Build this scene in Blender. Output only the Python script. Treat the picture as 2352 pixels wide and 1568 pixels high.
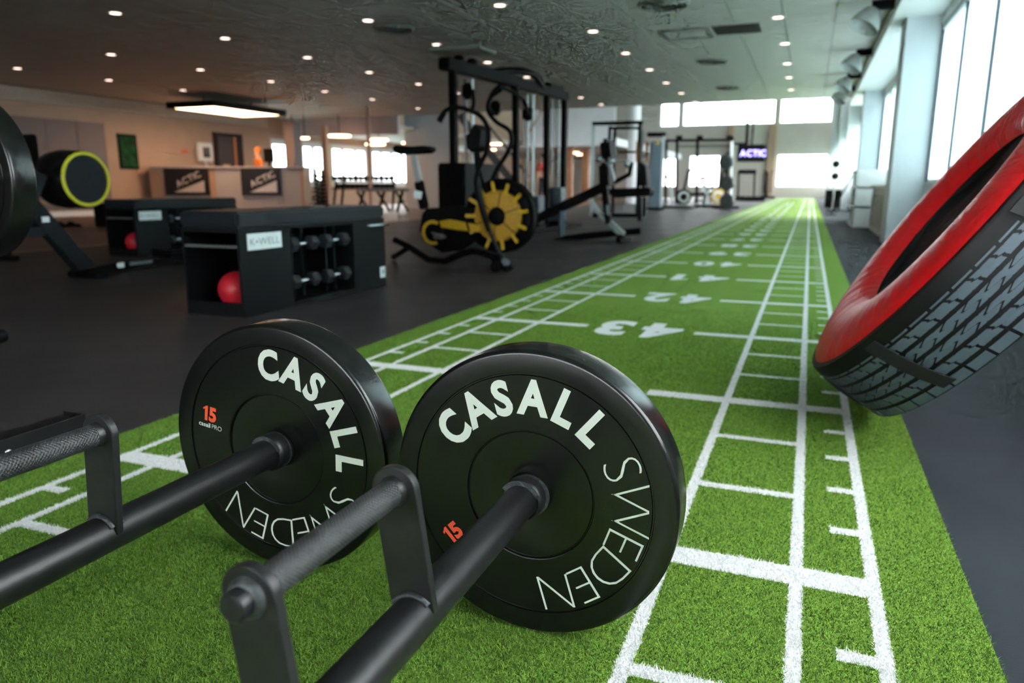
import bpy, bmesh, math, random
import numpy as np
from mathutils import Vector, Matrix
random.seed(7); RNG = np.random.default_rng(7)
PI = math.pi
scn = bpy.context.scene
for o in list(bpy.data.objects): bpy.data.objects.remove(o)
COL = scn.collection

# ---------------------------------------------------------------- camera
F, YAW, PITCH = 1689.45, 0.3777, 0.2081
CAM = np.array([0.7183, 0.0, 0.6853])
cd = bpy.data.cameras.new('camera'); cam = bpy.data.objects.new('camera', cd); COL.objects.link(cam)
cam.location = CAM; cam.rotation_euler = (PI/2 - PITCH, 0, YAW)
cd.sensor_width = 36; cd.lens = F/2352*36; cd.clip_start = 0.02; cd.clip_end = 400
cd.dof.use_dof = True; cd.dof.focus_distance = 1.07; cd.dof.aperture_fstop = 4.2
scn.camera = cam
# ---------------------------------------------------------------- sky (overcast daylight) and exposure
w = bpy.data.worlds.new('sky'); scn.world = w; w.use_nodes = True
wn = w.node_tree.nodes; bg = wn['Background']
bg.inputs[0].default_value = (1.0, 0.965, 0.985, 1); bg.inputs[1].default_value = 6.0
scn.view_settings.view_transform = 'Standard'; scn.view_settings.look = 'None'
scn.view_settings.exposure = 1.44; scn.view_settings.gamma = 1.0; scn.view_settings.use_curve_mapping = False
scn.cycles.use_denoising = True
scn.cycles.max_bounces = 5; scn.cycles.diffuse_bounces = 3; scn.cycles.glossy_bounces = 3
scn.cycles.use_adaptive_sampling = True; scn.cycles.adaptive_threshold = .1; scn.cycles.adaptive_min_samples = 12
scn.cycles.transparent_max_bounces = 12
scn.cycles.caustics_reflective = False; scn.cycles.caustics_refractive = False
scn.cycles.sample_clamp_indirect = 8.0

def portal(loc, rot, sx, sy):
    l = bpy.data.lights.new('window_portal', 'AREA'); l.shape = 'RECTANGLE'; l.size = sx; l.size_y = sy
    l.cycles.is_portal = True
    o = bpy.data.objects.new('window_portal', l); COL.objects.link(o); o.location = loc; o.rotation_euler = rot
    return o

# ---------------------------------------------------------------- pixel helpers (2352 x 1568 frame)
def ray(u, v):
    xr = (u-1176)/F; up = -(v-784)/F
    cp, sp = math.cos(PITCH), math.sin(PITCH); c, s = math.cos(YAW), math.sin(YAW)
    yf = cp + sp*up; z = -sp + cp*up
    return np.array([c*xr - s*yf, s*xr + c*yf, z])
def gz(u, v, z=0.): r = ray(u, v); return CAM + r*((z-CAM[2])/r[2])
def gy(u, v, y): r = ray(u, v); return CAM + r*(y/r[1])
def gx(u, v, x): r = ray(u, v); return CAM + r*((x-CAM[0])/r[0])
def gd(u, v, d):                                   # point at camera depth d (for things of known distance)
    return CAM + ray(u, v)*d

# ---------------------------------------------------------------- materials
def lin(c): return tuple(((x/255)/12.92 if x/255 <= .04045 else ((x/255+.055)/1.055)**2.4) for x in c)
MATS = {}
def M(name, rgb, rough=.5, metal=0., var=.12, scale=30., bump=0., spec=.5, emit=None, es=0., trans=0., coat=0.):
    if name in MATS: return MATS[name]
    m = bpy.data.materials.new(name); m.use_nodes = True; nt = m.node_tree; n = nt.nodes; b = n['Principled BSDF']
    c = lin(rgb)
    b.inputs['Roughness'].default_value = rough; b.inputs['Metallic'].default_value = metal
    b.inputs['Specular IOR Level'].default_value = spec; b.inputs['Coat Weight'].default_value = coat
    b.inputs['Base Color'].default_value = (*c, 1)
    if emit is not None:
        b.inputs['Emission Color'].default_value = (*lin(emit), 1); b.inputs['Emission Strength'].default_value = es
    if var or bump:
        tc = n.new('ShaderNodeTexCoord'); nz = n.new('ShaderNodeTexNoise'); nz.inputs['Scale'].default_value = scale
        nz.inputs['Detail'].default_value = 4; nt.links.new(tc.outputs['Object'], nz.inputs['Vector'])
        if var:
            cr = n.new('ShaderNodeValToRGB'); cr.color_ramp.elements[0].position = .3; cr.color_ramp.elements[1].position = .7
            cr.color_ramp.elements[0].color = (*[x*(1-var) for x in c], 1); cr.color_ramp.elements[1].color = (*[min(1, x*(1+var)) for x in c], 1)
            nt.links.new(nz.outputs['Fac'], cr.inputs['Fac']); nt.links.new(cr.outputs['Color'], b.inputs['Base Color'])
        if bump:
            bp = n.new('ShaderNodeBump'); bp.inputs['Strength'].default_value = bump; bp.inputs['Distance'].default_value = .01
            nt.links.new(nz.outputs['Fac'], bp.inputs['Height']); nt.links.new(bp.outputs['Normal'], b.inputs['Normal'])
    MATS[name] = m
    return m
def nd(m, t): return m.node_tree.nodes.new(t)
def lk(m, a, b): m.node_tree.links.new(a, b)

rubber = M('bumper rubber', (12, 14, 13), .24, var=.18, scale=9, bump=.01)
steel_blk = M('black powder coated steel', (17, 18, 20), .40, var=.2, scale=60, bump=.03)
steel_worn = M('worn black steel', (24, 25, 27), .42, var=.45, scale=45, bump=.05)
weldm = M('bare weld metal', (70, 74, 77), .45, metal=.4, var=.4, scale=120, bump=.3)
chrome = M('chrome', (200, 205, 208), .16, metal=1., var=.05)
blk = M('matte black plastic', (9, 9, 10), .55, var=.1, spec=.08)
blk2 = M('dark slate metal', (19, 24, 28), .5, var=.1, spec=.2)
slate = M('slate blue grey metal', (72, 92, 104), .45, var=.06)
silver = M('silver painted metal', (170, 178, 180), .35, metal=.5, var=.05)
yellow = M('yellow plastic', (196, 156, 10), .5, var=.1)
lime = M('lime yellow plastic', (190, 190, 20), .45, var=.05)
vinyl_blk = M('black vinyl', (14, 15, 17), .5, var=.15, scale=20, bump=.05, spec=.25)
white_ink = M('off white ink', (206, 214, 204), .55, var=.03)
orange_ink = M('orange ink', (232, 78, 44), .55, var=.03)
white_tag = M('white sticker', (215, 228, 228), .5, var=.03)
grey_ink = M('grey ink', (105, 120, 122), .6, var=0)
red_ball = M('red rubber', (190, 28, 45), .45, var=.06)
white_paint = M('white paint', (226, 230, 228), .55, var=.03, scale=4)
cream = M('beige wall paint', (172, 148, 126), .7, var=.04, scale=3)
wall_w = M('white wall paint', (232, 235, 240), .7, var=.03, scale=3)
wall_grey = M('far wall paint', (196, 190, 182), .7, var=.04, scale=2)
wood = M('warm wood', (168, 118, 82), .5, var=.2, scale=8)
darkdoor = M('dark brown door', (34, 25, 21), .6, var=.1, spec=.2)
knurl = M('knurled worn steel', (46, 48, 50), .42, var=.35, scale=30, bump=0)
skin = M('skin', (196, 150, 122), .55, var=.05)

# knurl: crossing fine ridges
def add_knurl(m):
    nt = m.node_tree; b = nt.nodes['Principled BSDF']
    tc = nd(m, 'ShaderNodeTexCoord'); mp = nd(m, 'ShaderNodeMapping'); mp.inputs['Rotation'].default_value = (0, 0, 0)
    lk(m, tc.outputs['UV'], mp.inputs['Vector'])
    hs = []
    for s in (1, -1):
        wv = nd(m, 'ShaderNodeTexWave'); wv.wave_type = 'BANDS'; wv.bands_direction = 'DIAGONAL'
        m2 = nd(m, 'ShaderNodeMapping'); m2.inputs['Scale'].default_value = (s*1., 1., 1.)
        lk(m, tc.outputs['UV'], m2.inputs['Vector']); lk(m, m2.outputs['Vector'], wv.inputs['Vector'])
        wv.inputs['Scale'].default_value = 130; hs.append(wv)
    mul = nd(m, 'ShaderNodeMath'); mul.operation = 'MULTIPLY'
    lk(m, hs[0].outputs['Fac'], mul.inputs[0]); lk(m, hs[1].outputs['Fac'], mul.inputs[1])
    bp = nd(m, 'ShaderNodeBump'); bp.inputs['Strength'].default_value = .5; bp.inputs['Distance'].default_value = .002
    lk(m, mul.outputs[0], bp.inputs['Height']); lk(m, bp.outputs['Normal'], b.inputs['Normal'])
add_knurl(knurl)

# ---------------------------------------------------------------- mesh builder
class MB:
    def __init__(s): s.v = []; s.f = []; s.uv = {}
    def add(s, vs, fs):
        k = len(s.v); s.v += [tuple(float(c) for c in p) for p in vs]; s.f += [tuple(i+k for i in f) for f in fs]; return s
    def box(s, c, d, rot=None, bev=0.):
        hx, hy, hz = d[0]/2, d[1]/2, d[2]/2
        if bev > 0:
            bm = bmesh.new(); bmesh.ops.create_cube(bm, size=1.)
            for q in bm.verts: q.co = Vector((q.co.x*d[0], q.co.y*d[1], q.co.z*d[2]))
            bmesh.ops.bevel(bm, geom=bm.edges[:], offset=min(bev, .45*min(d)), segments=2, affect='EDGES')
            vs = [q.co.copy() for q in bm.verts]; bm.verts.index_update(); fs = [[q.index for q in f.verts] for f in bm.faces]; bm.free()
        else:
            vs = [Vector((x, y, z)) for x in (-hx, hx) for y in (-hy, hy) for z in (-hz, hz)]
            fs = [(0, 1, 3, 2), (4, 6, 7, 5), (0, 4, 5, 1), (2, 3, 7, 6), (0, 2, 6, 4), (1, 5, 7, 3)]
        R = rot if rot is not None else Matrix.Identity(3)
        return s.add([R @ q + Vector(c) for q in vs], fs)
    def b2(s, a, b, bev=0.):
        return s.box([(a[i]+b[i])/2 for i in range(3)], [abs(b[i]-a[i]) for i in range(3)], None, bev)
    def bar(s, p, q, wd, ht, up=(0, 0, 1), bev=0.):
        p, q = Vector(p), Vector(q); d = q-p; L = d.length; y = d.normalized(); u = Vector(up)
        x = y.cross(u)
        if x.length < 1e-4: x = y.cross(Vector((1, 0, 0)))
        x.normalize(); z = x.cross(y)
        R = Matrix((x, y, z)).transposed()
        return s.box((p+q)/2, (wd, L, ht), R, bev)
    def tube(s, pts, r, n=10, caps=True, closed=False):
        pts = [Vector(p) for p in pts]; N = len(pts); rs = r if isinstance(r, (list, tuple)) else [r]*N
        k = len(s.v); prev = None
        for i, p in enumerate(pts):
            if closed: t = pts[(i+1) % N]-pts[i-1]
            else: t = pts[min(i+1, N-1)]-pts[max(i-1, 0)]
            t.normalize()
            if prev is None:
                a = Vector((0, 0, 1)) if abs(t.z) < .9 else Vector((1, 0, 0))
                x = t.cross(a).normalized()
            else:
                x = (prev - t*prev.dot(t)).normalized()
            prev = x; y = t.cross(x)
            for j in range(n):
                a = 2*PI*j/n; s.v.append(tuple(p + x*(rs[i]*math.cos(a)) + y*(rs[i]*math.sin(a))))
        M_ = N if closed else N-1
        for i in range(M_):
            for j in range(n):
                a, b = k+i*n+j, k+i*n+(j+1) % n; c, d = k+((i+1) % N)*n+(j+1) % n, k+((i+1) % N)*n+j
                s.f.append((a, b, c, d))
        if caps and not closed:
            s.f.append(tuple(k+j for j in range(n))[::-1]); s.f.append(tuple(k+(N-1)*n+j for j in range(n)))
        return s
    def cyl(s, p, q, r, n=16, r2=None): return s.tube([p, q], [r, r if r2 is None else r2], n)
    def lathe(s, prof, n=48, o=(0, 0, 0), axis='Y', a0=0, a1=2*PI):
        o = Vector(o); k = len(s.v); full = abs(a1-a0-2*PI) < 1e-6; m = n if full else n+1
        for i in range(m):
            a = a0+(a1-a0)*i/n; c, t = math.cos(a), math.sin(a)
            for (r, h) in prof:
                p = {'Y': (r*c, h, r*t), 'Z': (r*c, r*t, h), 'X': (h, r*c, r*t)}[axis]
                s.v.append(tuple(o+Vector(p)))
        P = len(prof)
        for i in range(n):
            i2 = (i+1) % m
            for j in range(P-1):
                s.f.append((k+i*P+j, k+i*P+j+1, k+i2*P+j+1, k+i2*P+j))
        return s
    def prism(s, poly, ax, h0, h1):
        """poly: 2D points; ax: 'X' -> (y,z), 'Y' -> (x,z), 'Z' -> (x,y)"""
        def P(p, h): return {'X': (h, p[0], p[1]), 'Y': (p[0], h, p[1]), 'Z': (p[0], p[1], h)}[ax]
        n = len(poly); vs = [P(p, h0) for p in poly]+[P(p, h1) for p in poly]
        fs = [tuple(range(n))[::-1], tuple(range(n, 2*n))]+[(i, (i+1) % n, n+(i+1) % n, n+i) for i in range(n)]
        return s.add(vs, fs)
    def sphere(s, c, r, n=20, m=12, sc=(1, 1, 1)):
        pr = [(max(1e-5, math.sin(PI*i/m)), -math.cos(PI*i/m)) for i in range(m+1)]
        k = len(s.v); s.lathe([(a*r, b*r) for a, b in pr], n, (0, 0, 0), 'Z')
        for i in range(k, len(s.v)):
            q = s.v[i]; s.v[i] = (q[0]*sc[0]+c[0], q[1]*sc[1]+c[1], q[2]*sc[2]+c[2])
        return s
    def mesh(s, name):
        me = bpy.data.meshes.new(name); me.from_pydata(s.v, [], s.f); me.update()
        bm = bmesh.new(); bm.from_mesh(me); bmesh.ops.remove_doubles(bm, verts=bm.verts, dist=1e-6)
        bmesh.ops.recalc_face_normals(bm, faces=bm.faces); bm.to_mesh(me); bm.free()
        return me
    def build(s, name, mat, parent=None, smooth=None, bevel=0.):
        me = s.mesh(name); return link(name, me, mat, parent, smooth, bevel)
def link(name, me, mat, parent=None, smooth=None, bevel=0., loc=None, rot=None):
    if mat is not None and not me.materials: me.materials.append(mat)
    if smooth is not None:
        me.polygons.foreach_set('use_smooth', [True]*len(me.polygons))
        try: me.set_sharp_from_angle(angle=math.radians(smooth))
        except Exception: pass
    o = bpy.data.objects.new(name, me); COL.objects.link(o)
    if parent is not None: o.parent = parent
    if bevel:
        b = o.modifiers.new('bevel', 'BEVEL'); b.width = bevel; b.segments = 2; b.limit_method = 'ANGLE'
    if loc is not None: o.location = loc
    if rot is not None: o.rotation_euler = rot
    return o
def tag(o, label, cat, group=None):
    o['label'] = label; o['category'] = cat
    if group: o['group'] = group
    return o
def thing(name, label, cat, loc=(0, 0, 0), rot=(0, 0, 0), group=None):
    o = bpy.data.objects.new(name, None); COL.objects.link(o); o.empty_display_size = .1
    o.location = [float(x) for x in loc]; o.rotation_euler = rot
    return tag(o, label, cat, group)
def struct(o): o['kind'] = 'structure'; return o
def copy_tree(o, parent=None):
    c = o.copy(); COL.objects.link(c)
    if parent is not None: c.parent = parent
    for ch in list(o.children): copy_tree(ch, c)
    return c
def dup(o, loc, rot=None, label=None, group=None):
    c = copy_tree(o); c.location = [float(x) for x in loc]
    if rot is not None: c.rotation_euler = rot
    if label: c['label'] = label
    if group: c['group'] = group
    return c
# glyphs of the built-in font
_g = {}
def glyph(ch, off=0.):
    key = (ch, off)
    if key not in _g:
        cu = bpy.data.curves.new('t', 'FONT'); cu.body = ch; cu.size = 1.; cu.offset = off; cu.resolution_u = 4
        o = bpy.data.objects.new('t', cu); COL.objects.link(o)
        me = o.to_mesh(); vs = [tuple(v.co) for v in me.vertices]; fs = [tuple(p.vertices) for p in me.polygons]
        o.to_mesh_clear(); bpy.data.objects.remove(o); bpy.data.curves.remove(cu)
        xs = [v[0] for v in vs] or [0, .3]
        ys = [v[1] for v in vs] or [0, .7]
        _g[key] = (vs, fs, min(xs), max(xs), min(ys), max(ys))
    return _g[key]
CAP = .0
_E = glyph('E', .05)
def one_glyph(off):
    H = glyph('E', off); h = H[5]-H[4]; b = H[4]; t = .17*h+off
    pts = [(.16*h, 0), (.16*h+t, 0), (.16*h+t, h), (.16*h+.1*h, h), (.10*h, .88*h), (0, .84*h), (0, .84*h-.14*h), (.16*h, .78*h)]
    vs = [(x, y+b, 0) for x, y in pts]; return (vs, [(0, 1, 2, 3, 7), (3, 4, 5, 6, 7)], 0., .16*h+t, b, b+h)
for _o in (0., .05, .045): _g[('1', _o)] = one_glyph(_o)
def text_verts(txt, cap, off=0., gap=.08, wide=1., mono=None):
    """flat text, centred, cap height = cap; returns (verts2d, faces)"""
    H = glyph('E', off); s = cap/(H[5]-H[4]); base = H[4]
    x = 0; V = []; Fc = []
    for ch in txt:
        if ch == ' ': x += cap*.35; continue
        vs, fs, x0, x1, y0, y1 = glyph(ch, off)
        k = len(V); V += [((v[0]-x0)*s*wide+x, (v[1]-base)*s) for v in vs]; Fc += [tuple(i+k for i in f) for f in fs]
        x += (x1-x0)*s*wide+cap*gap
    W = x-cap*gap
    return [(a-W/2, b) for a, b in V], Fc, W
def flat_text(name, txt, cap, mat, parent, O, X, U, off=0., gap=.12, wide=1., lift=.0008):
    vs, fs, W = text_verts(txt, cap, off, gap, wide)
    O, X, U = Vector(O), Vector(X).normalized(), Vector(U).normalized(); N = X.cross(U)
    me = bpy.data.meshes.new(name); me.from_pydata([tuple(O+X*a+U*(b-cap/2)+N*lift) for a, b in vs], [], fs); me.update()
    return link(name, me, mat, parent)

# ================================================================ SETTING
ZC = 2.75; XL = -15.1; XR = 1.95; YF = 47.; YB = -6.; YA = 20.; ZR = 7.
# --- rubber floor
fm = M('black rubber floor', (60, 57, 58), .5, var=.25, scale=3., spec=.3)
nt = fm.node_tree; b = nt.nodes['Principled BSDF']
tc = nd(fm, 'ShaderNodeTexCoord'); n1 = nd(fm, 'ShaderNodeTexNoise'); n1.inputs['Scale'].default_value = 260; n1.inputs['Detail'].default_value = 2
lk(fm, tc.outputs['Object'], n1.inputs['Vector'])
bp = nd(fm, 'ShaderNodeBump'); bp.inputs['Strength'].default_value = .1; bp.inputs['Distance'].default_value = .002
lk(fm, n1.outputs['Fac'], bp.inputs['Height']); lk(fm, bp.outputs['Normal'], b.inputs['Normal'])
n2 = nd(fm, 'ShaderNodeTexNoise'); n2.inputs['Scale'].default_value = 1.3; n2.inputs['Detail'].default_value = 5
lk(fm, tc.outputs['Object'], n2.inputs['Vector'])
mr = nd(fm, 'ShaderNodeMapRange'); mr.inputs['To Min'].default_value = .42; mr.inputs['To Max'].default_value = .6
lk(fm, n2.outputs['Fac'], mr.inputs['Value']); lk(fm, mr.outputs['Result'], b.inputs['Roughness'])
XW = -7.0
struct(MB().b2((XW, YB, -.1), (.9, YF, 0)).build('floor', fm))
fm2 = fm.copy(); fm2.name = 'blue black rubber floor'
for q_ in fm2.node_tree.nodes:
    if q_.type == 'MAP_RANGE': q_.inputs['To Min'].default_value = .68; q_.inputs['To Max'].default_value = .8
    if q_.type == 'VALTORGB':
        for e_, f_ in zip(q_.color_ramp.elements, (.8, 1.2)): e_.color = (*[c_*f_ for c_ in lin((38, 45, 51))], 1)
struct(MB().b2((.9, YB, -.1), (XR+.2, YF, 0)).build('floor', fm2))
wfm = M('brown vinyl plank floor', (112, 86, 70), .45, var=.25, scale=5)
struct(MB().b2((XL, YB, -.1), (XW, YF, 0)).build('floor', wfm))
struct(MB().b2((XW-.03, YB, 0), (XW+.03, YF, .006)).build('trim_1', M('brass edge strip', (170, 130, 95), .35, metal=.6)))
# --- ceiling of mineral tiles
tile_m = M('ceiling tile', (188, 188, 182), .55, var=.05, scale=60, bump=.05)
ceil = struct(MB().b2((XL, YB, ZC+.02), (XR, YA, ZC+.12)).build('ceiling', M('ceiling grid', (150, 150, 146), .6)))
T = .6
tmesh = MB().box((0, 0, .01), (T-.012, T-.012, .02)).mesh('ceiling_tile'); tmesh.materials.append(tile_m)
cells = []
def project(p):
    d = np.array(p)-CAM; c, s = math.cos(YAW), math.sin(YAW); cp, sp = math.cos(PITCH), math.sin(PITCH)
    xr = c*d[0]+s*d[1]; yf = -s*d[0]+c*d[1]; dep = cp*yf-sp*d[2]; up = sp*yf+cp*d[2]
    return (1176+F*xr/dep, 784-F*up/dep, dep) if dep > .1 else (-9e9, -9e9, dep)
nx = int((1.45-XL)/T); ny = int((YA-YB)/T)
for i in range(nx):
    for j in range(ny):
        x, y = 1.45-T*(i+.5), YB+.2+T*(j+.5); u, v, d = project((x, y, ZC))
        cells.append((0 if (-60 < u < 2412 and -40 < v) else 1, d, x, y))
cells.sort()
rest = MB()
for k, (vis, d, x, y) in enumerate(cells):
    if k < 300: link('ceiling_tile', tmesh, None, ceil, loc=(x, y, ZC))
    else: rest.box((x, y, ZC+.01), (T-.012, T-.012, .02))
ro = rest.build('ceiling_tile_field', tile_m, ceil); ro['kind'] = 'stuff'
# --- atrium roof, soffit along the windows
struct(MB().b2((XL, YA, ZR), (XR+.2, YF+.2, ZR+.2)).build('ceiling', wall_w))
struct(MB().b2((XL, YA, ZC+.12), (XR, YA+.15, ZR)).build('wall_bulkhead', wall_w))
struct(MB().b2((1.45, YB, ZC-.19), (XR, YA, ZC+.02)).build('trim_2', white_paint))
# --- right wall with columns and windows
frame_m = M('white window frame', (206, 214, 214), .45, var=.03)
pane_m = bpy.data.materials.new('window glass'); pane_m.use_nodes = True
n = pane_m.node_tree.nodes; n.clear()
out = n.new('ShaderNodeOutputMaterial'); mx = n.new('ShaderNodeMixShader'); tr = n.new('ShaderNodeBsdfTransparent'); gl = n.new('ShaderNodeBsdfGlossy')
tr.inputs[0].default_value = (.93, .97, .97, 1); gl.inputs['Roughness'].default_value = .02; fr = n.new('ShaderNodeValue'); fr.outputs[0].default_value = .07
for a, c in ((fr.outputs[0], mx.inputs[0]), (tr.outputs[0], mx.inputs[1]), (gl.outputs[0], mx.inputs[2]), (mx.outputs[0], out.inputs[0])): pane_m.node_tree.links.new(a, c)
SILL, HEAD = .72, 2.45
struct(MB().b2((XR, YB, 0), (XR+.2, YF, SILL)).build('wall_right', white_paint))
struct(MB().b2((XR, YB, HEAD), (XR+.2, YF, 4.2)).build('wall_right_upper', white_paint))
struct(MB().b2((XR, YB, 6.), (XR+.2, YF, ZR)).build('wall_right_upper', white_paint)); struct(MB().b2((XR, YB, 4.2), (XR+.2, 21., 6.)).build('wall_right_upper', white_paint))
cols = [-4.2, 2.25, 9.95, 17.0, 24., 31., 38., 45.]
edges = []
for k, y in enumerate(cols):
    top = ZC-.19 if y < YA else ZR
    struct(MB().b2((1.6, y, 0), (XR+.2, y+.6, top)).build('wall_column', M('cool column paint', (196, 206, 210), .6, var=.03, scale=4)))
wcount = [0]
def window(axis, pos, a0, a1, z0, z1, npan, depth=.08, side=1, mull=.05, portal_on=True, trans=0):
    """a frame with panes: axis 'X' -> plane X = pos running in Y, 'Y' -> plane Y = pos running in X"""
    wcount[0] += 1
    m = MB(); d = depth/2
    def bx(p0, p1, q0, q1):
        if axis == 'X': m.b2((pos-d, p0, q0), (pos+d, p1, q1))
        else: m.b2((p0, pos-d, q0), (p1, pos+d, q1))
    bx(a0, a1, z0, z0+mull); bx(a0, a1, z1-mull, z1)
    st = (a1-a0)/npan
    for i in range(npan+1):
        c = a0+i*st; c = min(max(c, a0+mull/2), a1-mull/2); bx(c-mull/2, c+mull/2, z0+mull, z1-mull)
    w_ = struct(m.build('window_%d' % wcount[0], frame_m))
    pm = MB()
    if axis == 'X': pm.b2((-.004, -(st-mull)/2, z0+mull), (.004, (st-mull)/2, z1-mull))
    else: pm.b2((-(st-mull)/2, -.004, z0+mull), ((st-mull)/2, .004, z1-mull))
    me = pm.mesh('pane'); me.materials.append(pane_m)
    for i in range(npan):
        c = a0+(i+.5)*st; link('pane', me, None, w_, loc=(pos, c, 0) if axis == 'X' else (c, pos, 0))
    if portal_on:
        if axis == 'X': portal((pos+side*.12, (a0+a1)/2, (z0+z1)/2), (0, side*PI/2, 0), z1-z0, a1-a0)
        else: portal(((a0+a1)/2, pos+.12, (z0+z1)/2), (-PI/2, 0, 0), a1-a0, z1-z0)
    return w_
ys = [YB]+[v for y in cols for v in (y, y+.6)]+[YF]
bays = [(round(ys[i], 3), round(ys[i+1], 3)) for i in range(0, len(ys), 2) if ys[i+1]-ys[i] > .5]
window('X', XR+.1, 21., 33., 4.2, 6., 9)  # unseen upper windows, added to brighten the atrium
struct(MB().b2((XR, 33., 4.2), (XR+.2, YF, 6.)).build('wall_right_upper', white_paint))
for a, c in bays:
    if a < -4.1: struct(MB().b2((XR, a, SILL), (XR+.2, c, HEAD)).build('wall_right', white_paint)); continue  # unseen bays behind the camera walled up to cut light on the near turf
    if a < 0: struct(MB().b2((XR, a, SILL), (XR+.2, .05, HEAD)).build('wall_right', white_paint)); a = .05
    window('X', XR+.1, a, c, SILL, HEAD, max(1, round((c-a)/1.3)))
# --- sheer screens added in the near bays to dim their windows
cloth = bpy.data.materials.new('sheer screen cloth'); cloth.use_nodes = True; n = cloth.node_tree.nodes; n.clear()
out = n.new('ShaderNodeOutputMaterial'); mx = n.new('ShaderNodeMixShader'); mx.inputs[0].default_value = .70
df = n.new('ShaderNodeBsdfDiffuse'); tl = n.new('ShaderNodeBsdfTranslucent'); df.inputs[0].default_value = (.70, .74, .75, 1); tl.inputs[0].default_value = (.82, .90, .92, 1)
for a, c in ((df.outputs[0], mx.inputs[1]), (tl.outputs[0], mx.inputs[2]), (mx.outputs[0], out.inputs[0])): cloth.node_tree.links.new(a, c)
gask = M('dark window gasket', (60, 74, 84), .6)
blabels = {2.85: 'sheer pale screen added to dim the window right above the leaning tire', 10.55: 'sheer pale screen added to dim the window beyond the first white column'}
for a, c in bays:
    if a in (2.85, 10.55):
        t = thing('window_screen', blabels[a], 'window screen', (XR+.035, (a+c)/2, HEAD-.03))
        MB().b2((-.025, -(c-a)/2+.03, -.03), (.02, (c-a)/2-.03, .02)).build('head_rail', frame_m, t)
        k = max(1, round((c-a)/1.3)); st = (c-a)/k
        for i in range(k):
            y = -(c-a)/2+(i+.5)*st; wd_ = st/2-.05
            MB().b2((-.0015, y-wd_, -1.66), (.0015, y+wd_, -.03)).build('fabric_panel', cloth, t)
            MB().b2((-.012, y-wd_, -1.685), (.012, y+wd_, -1.66)).build('bottom_bar', frame_m, t)
            MB().b2((-.03, y+wd_+.012, -1.68), (.0, y+wd_+.03, -.03)).build('gasket', gask, t)
# --- far wall with two window rows
fw = wall_grey
def wb(x0, x1, z0, z1, name='wall_far', y0=YF, m=fw): return struct(MB().b2((x0, y0, z0), (x1, y0+.2, z1)).build(name, m))
wb(XL, XR+.2, 0, .64); wb(XL, XR+.2, 2.5, 4.22); wb(XL, XR+.2, 6.0, ZR)
wb(XL, -8.6, .64, 2.5); wb(-6.95, -6.25, .64, 2.5); wb(-4.45, -1.2, .64, 2.5); wb(1.55, XR+.2, .64, 2.5)
wb(XL, -8.15, 4.22, 6.0); wb(-7.0, -6.8, 4.22, 6.0); wb(-1.45, -1.25, 4.22, 6.0); wb(1.6, XR+.2, 4.22, 6.0)
window('Y', YF+.1, -8.6, -6.95, .64, 2.5, 2); window('Y', YF+.1, -6.25, -4.45, .64, 2.5, 2); window('Y', YF+.1, -1.2, 1.55, .64, 2.5, 2)
window('Y', YF+.1, -8.15, -7.0, 4.22, 6.0, 1, mull=.08); window('Y', YF+.1, -6.8, -1.45, 4.22, 6.0, 5, mull=.08); window('Y', YF+.1, -1.25, 1.6, 4.22, 6.0, 2, mull=.08)
struct(MB().b2((-4.05, YF-.25, 0), (-3.75, YF, 4.2)).build('trim_3', M('tan pilaster', (176, 150, 128), .6)))
struct(MB().b2((-1.75, YF-.25, 0), (-1.35, YF, 4.2)).build('trim_4', M('tan pilaster', (176, 150, 128), .6)))
# --- left wall, panels, cornice, windows behind the reception
struct(MB().b2((XL-.2, YB, 0), (XL, 19.2, ZC+.12)).build('wall_left', cream))
struct(MB().b2((XL, YB, ZC-.28), (XL+.08, 19.2, ZC-.02)).build('trim_5', M('pale cornice', (176, 166, 150), .6)))
struct(MB().b2((XL, YB, 0), (XL+.02, 19.2, .12)).build('baseboard_left', white_paint))
pnl = M('grey wall panel', (112, 102, 98), .6, var=.05)
lt = thing('panel_cladding', 'row of tall grey panels fixed to the beige wall behind the rower', 'wall panels', (XL, 11.0, .15))
for i in range(7):
    MB().box((.02, -2.5+i*.75, 1.0), (.03, .735, 2.0)).build('panel', pnl, lt)
struct(MB().b2((XL-.2, 19.2, 0), (XL, YF, .68)).build('wall_left', cream))
struct(MB().b2((XL-.2, 19.2, 2.15), (XL, YF, ZR)).build('wall_left', cream))
for k, (a, c, npn) in enumerate(((19.35, 20.4, 1), (20.9, 22.3, 2), (22.55, 25.0, 3), (25.2, 28.4, 4), (28.6, 32.5, 4))):
    window('X', XL-.1, a, c, .68, 2.15, npn, side=-1, mull=.17)
    nxt = (20.9, 22.55, 25.2, 28.6, 33.)[k]
    struct(MB().b2((XL-.2, c, .68), (XL+.05, nxt, 2.15)).build('wall_left', M('olive cream pier', (196, 190, 160), .6)))
struct(MB().b2((XL-.2, 19.2, .68), (XL, 19.35, 2.15)).build('wall_left', cream))
struct(MB().b2((XL-.2, 33., .68), (XL, YF, 2.15)).build('wall_left', cream))
# wall behind the camera
for x0, x1, z0, z1 in ((XL-.2, XR+.2, 0, .6), (XL-.2, XR+.2, 2.55, ZC+.1), (XL-.2, -4.2, .6, 2.55), (1.8, XR+.2, .6, 2.55)):
    struct(MB().b2((x0, YB-.2, z0), (x1, YB, z1)).build('wall_back', white_paint))
window('Y', YB-.1, -4.2, 1.8, .6, 2.55, 4, portal_on=False); portal((-1.2, YB-.25, 1.575), (PI/2, 0, 0), 6.0, 1.95)
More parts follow.
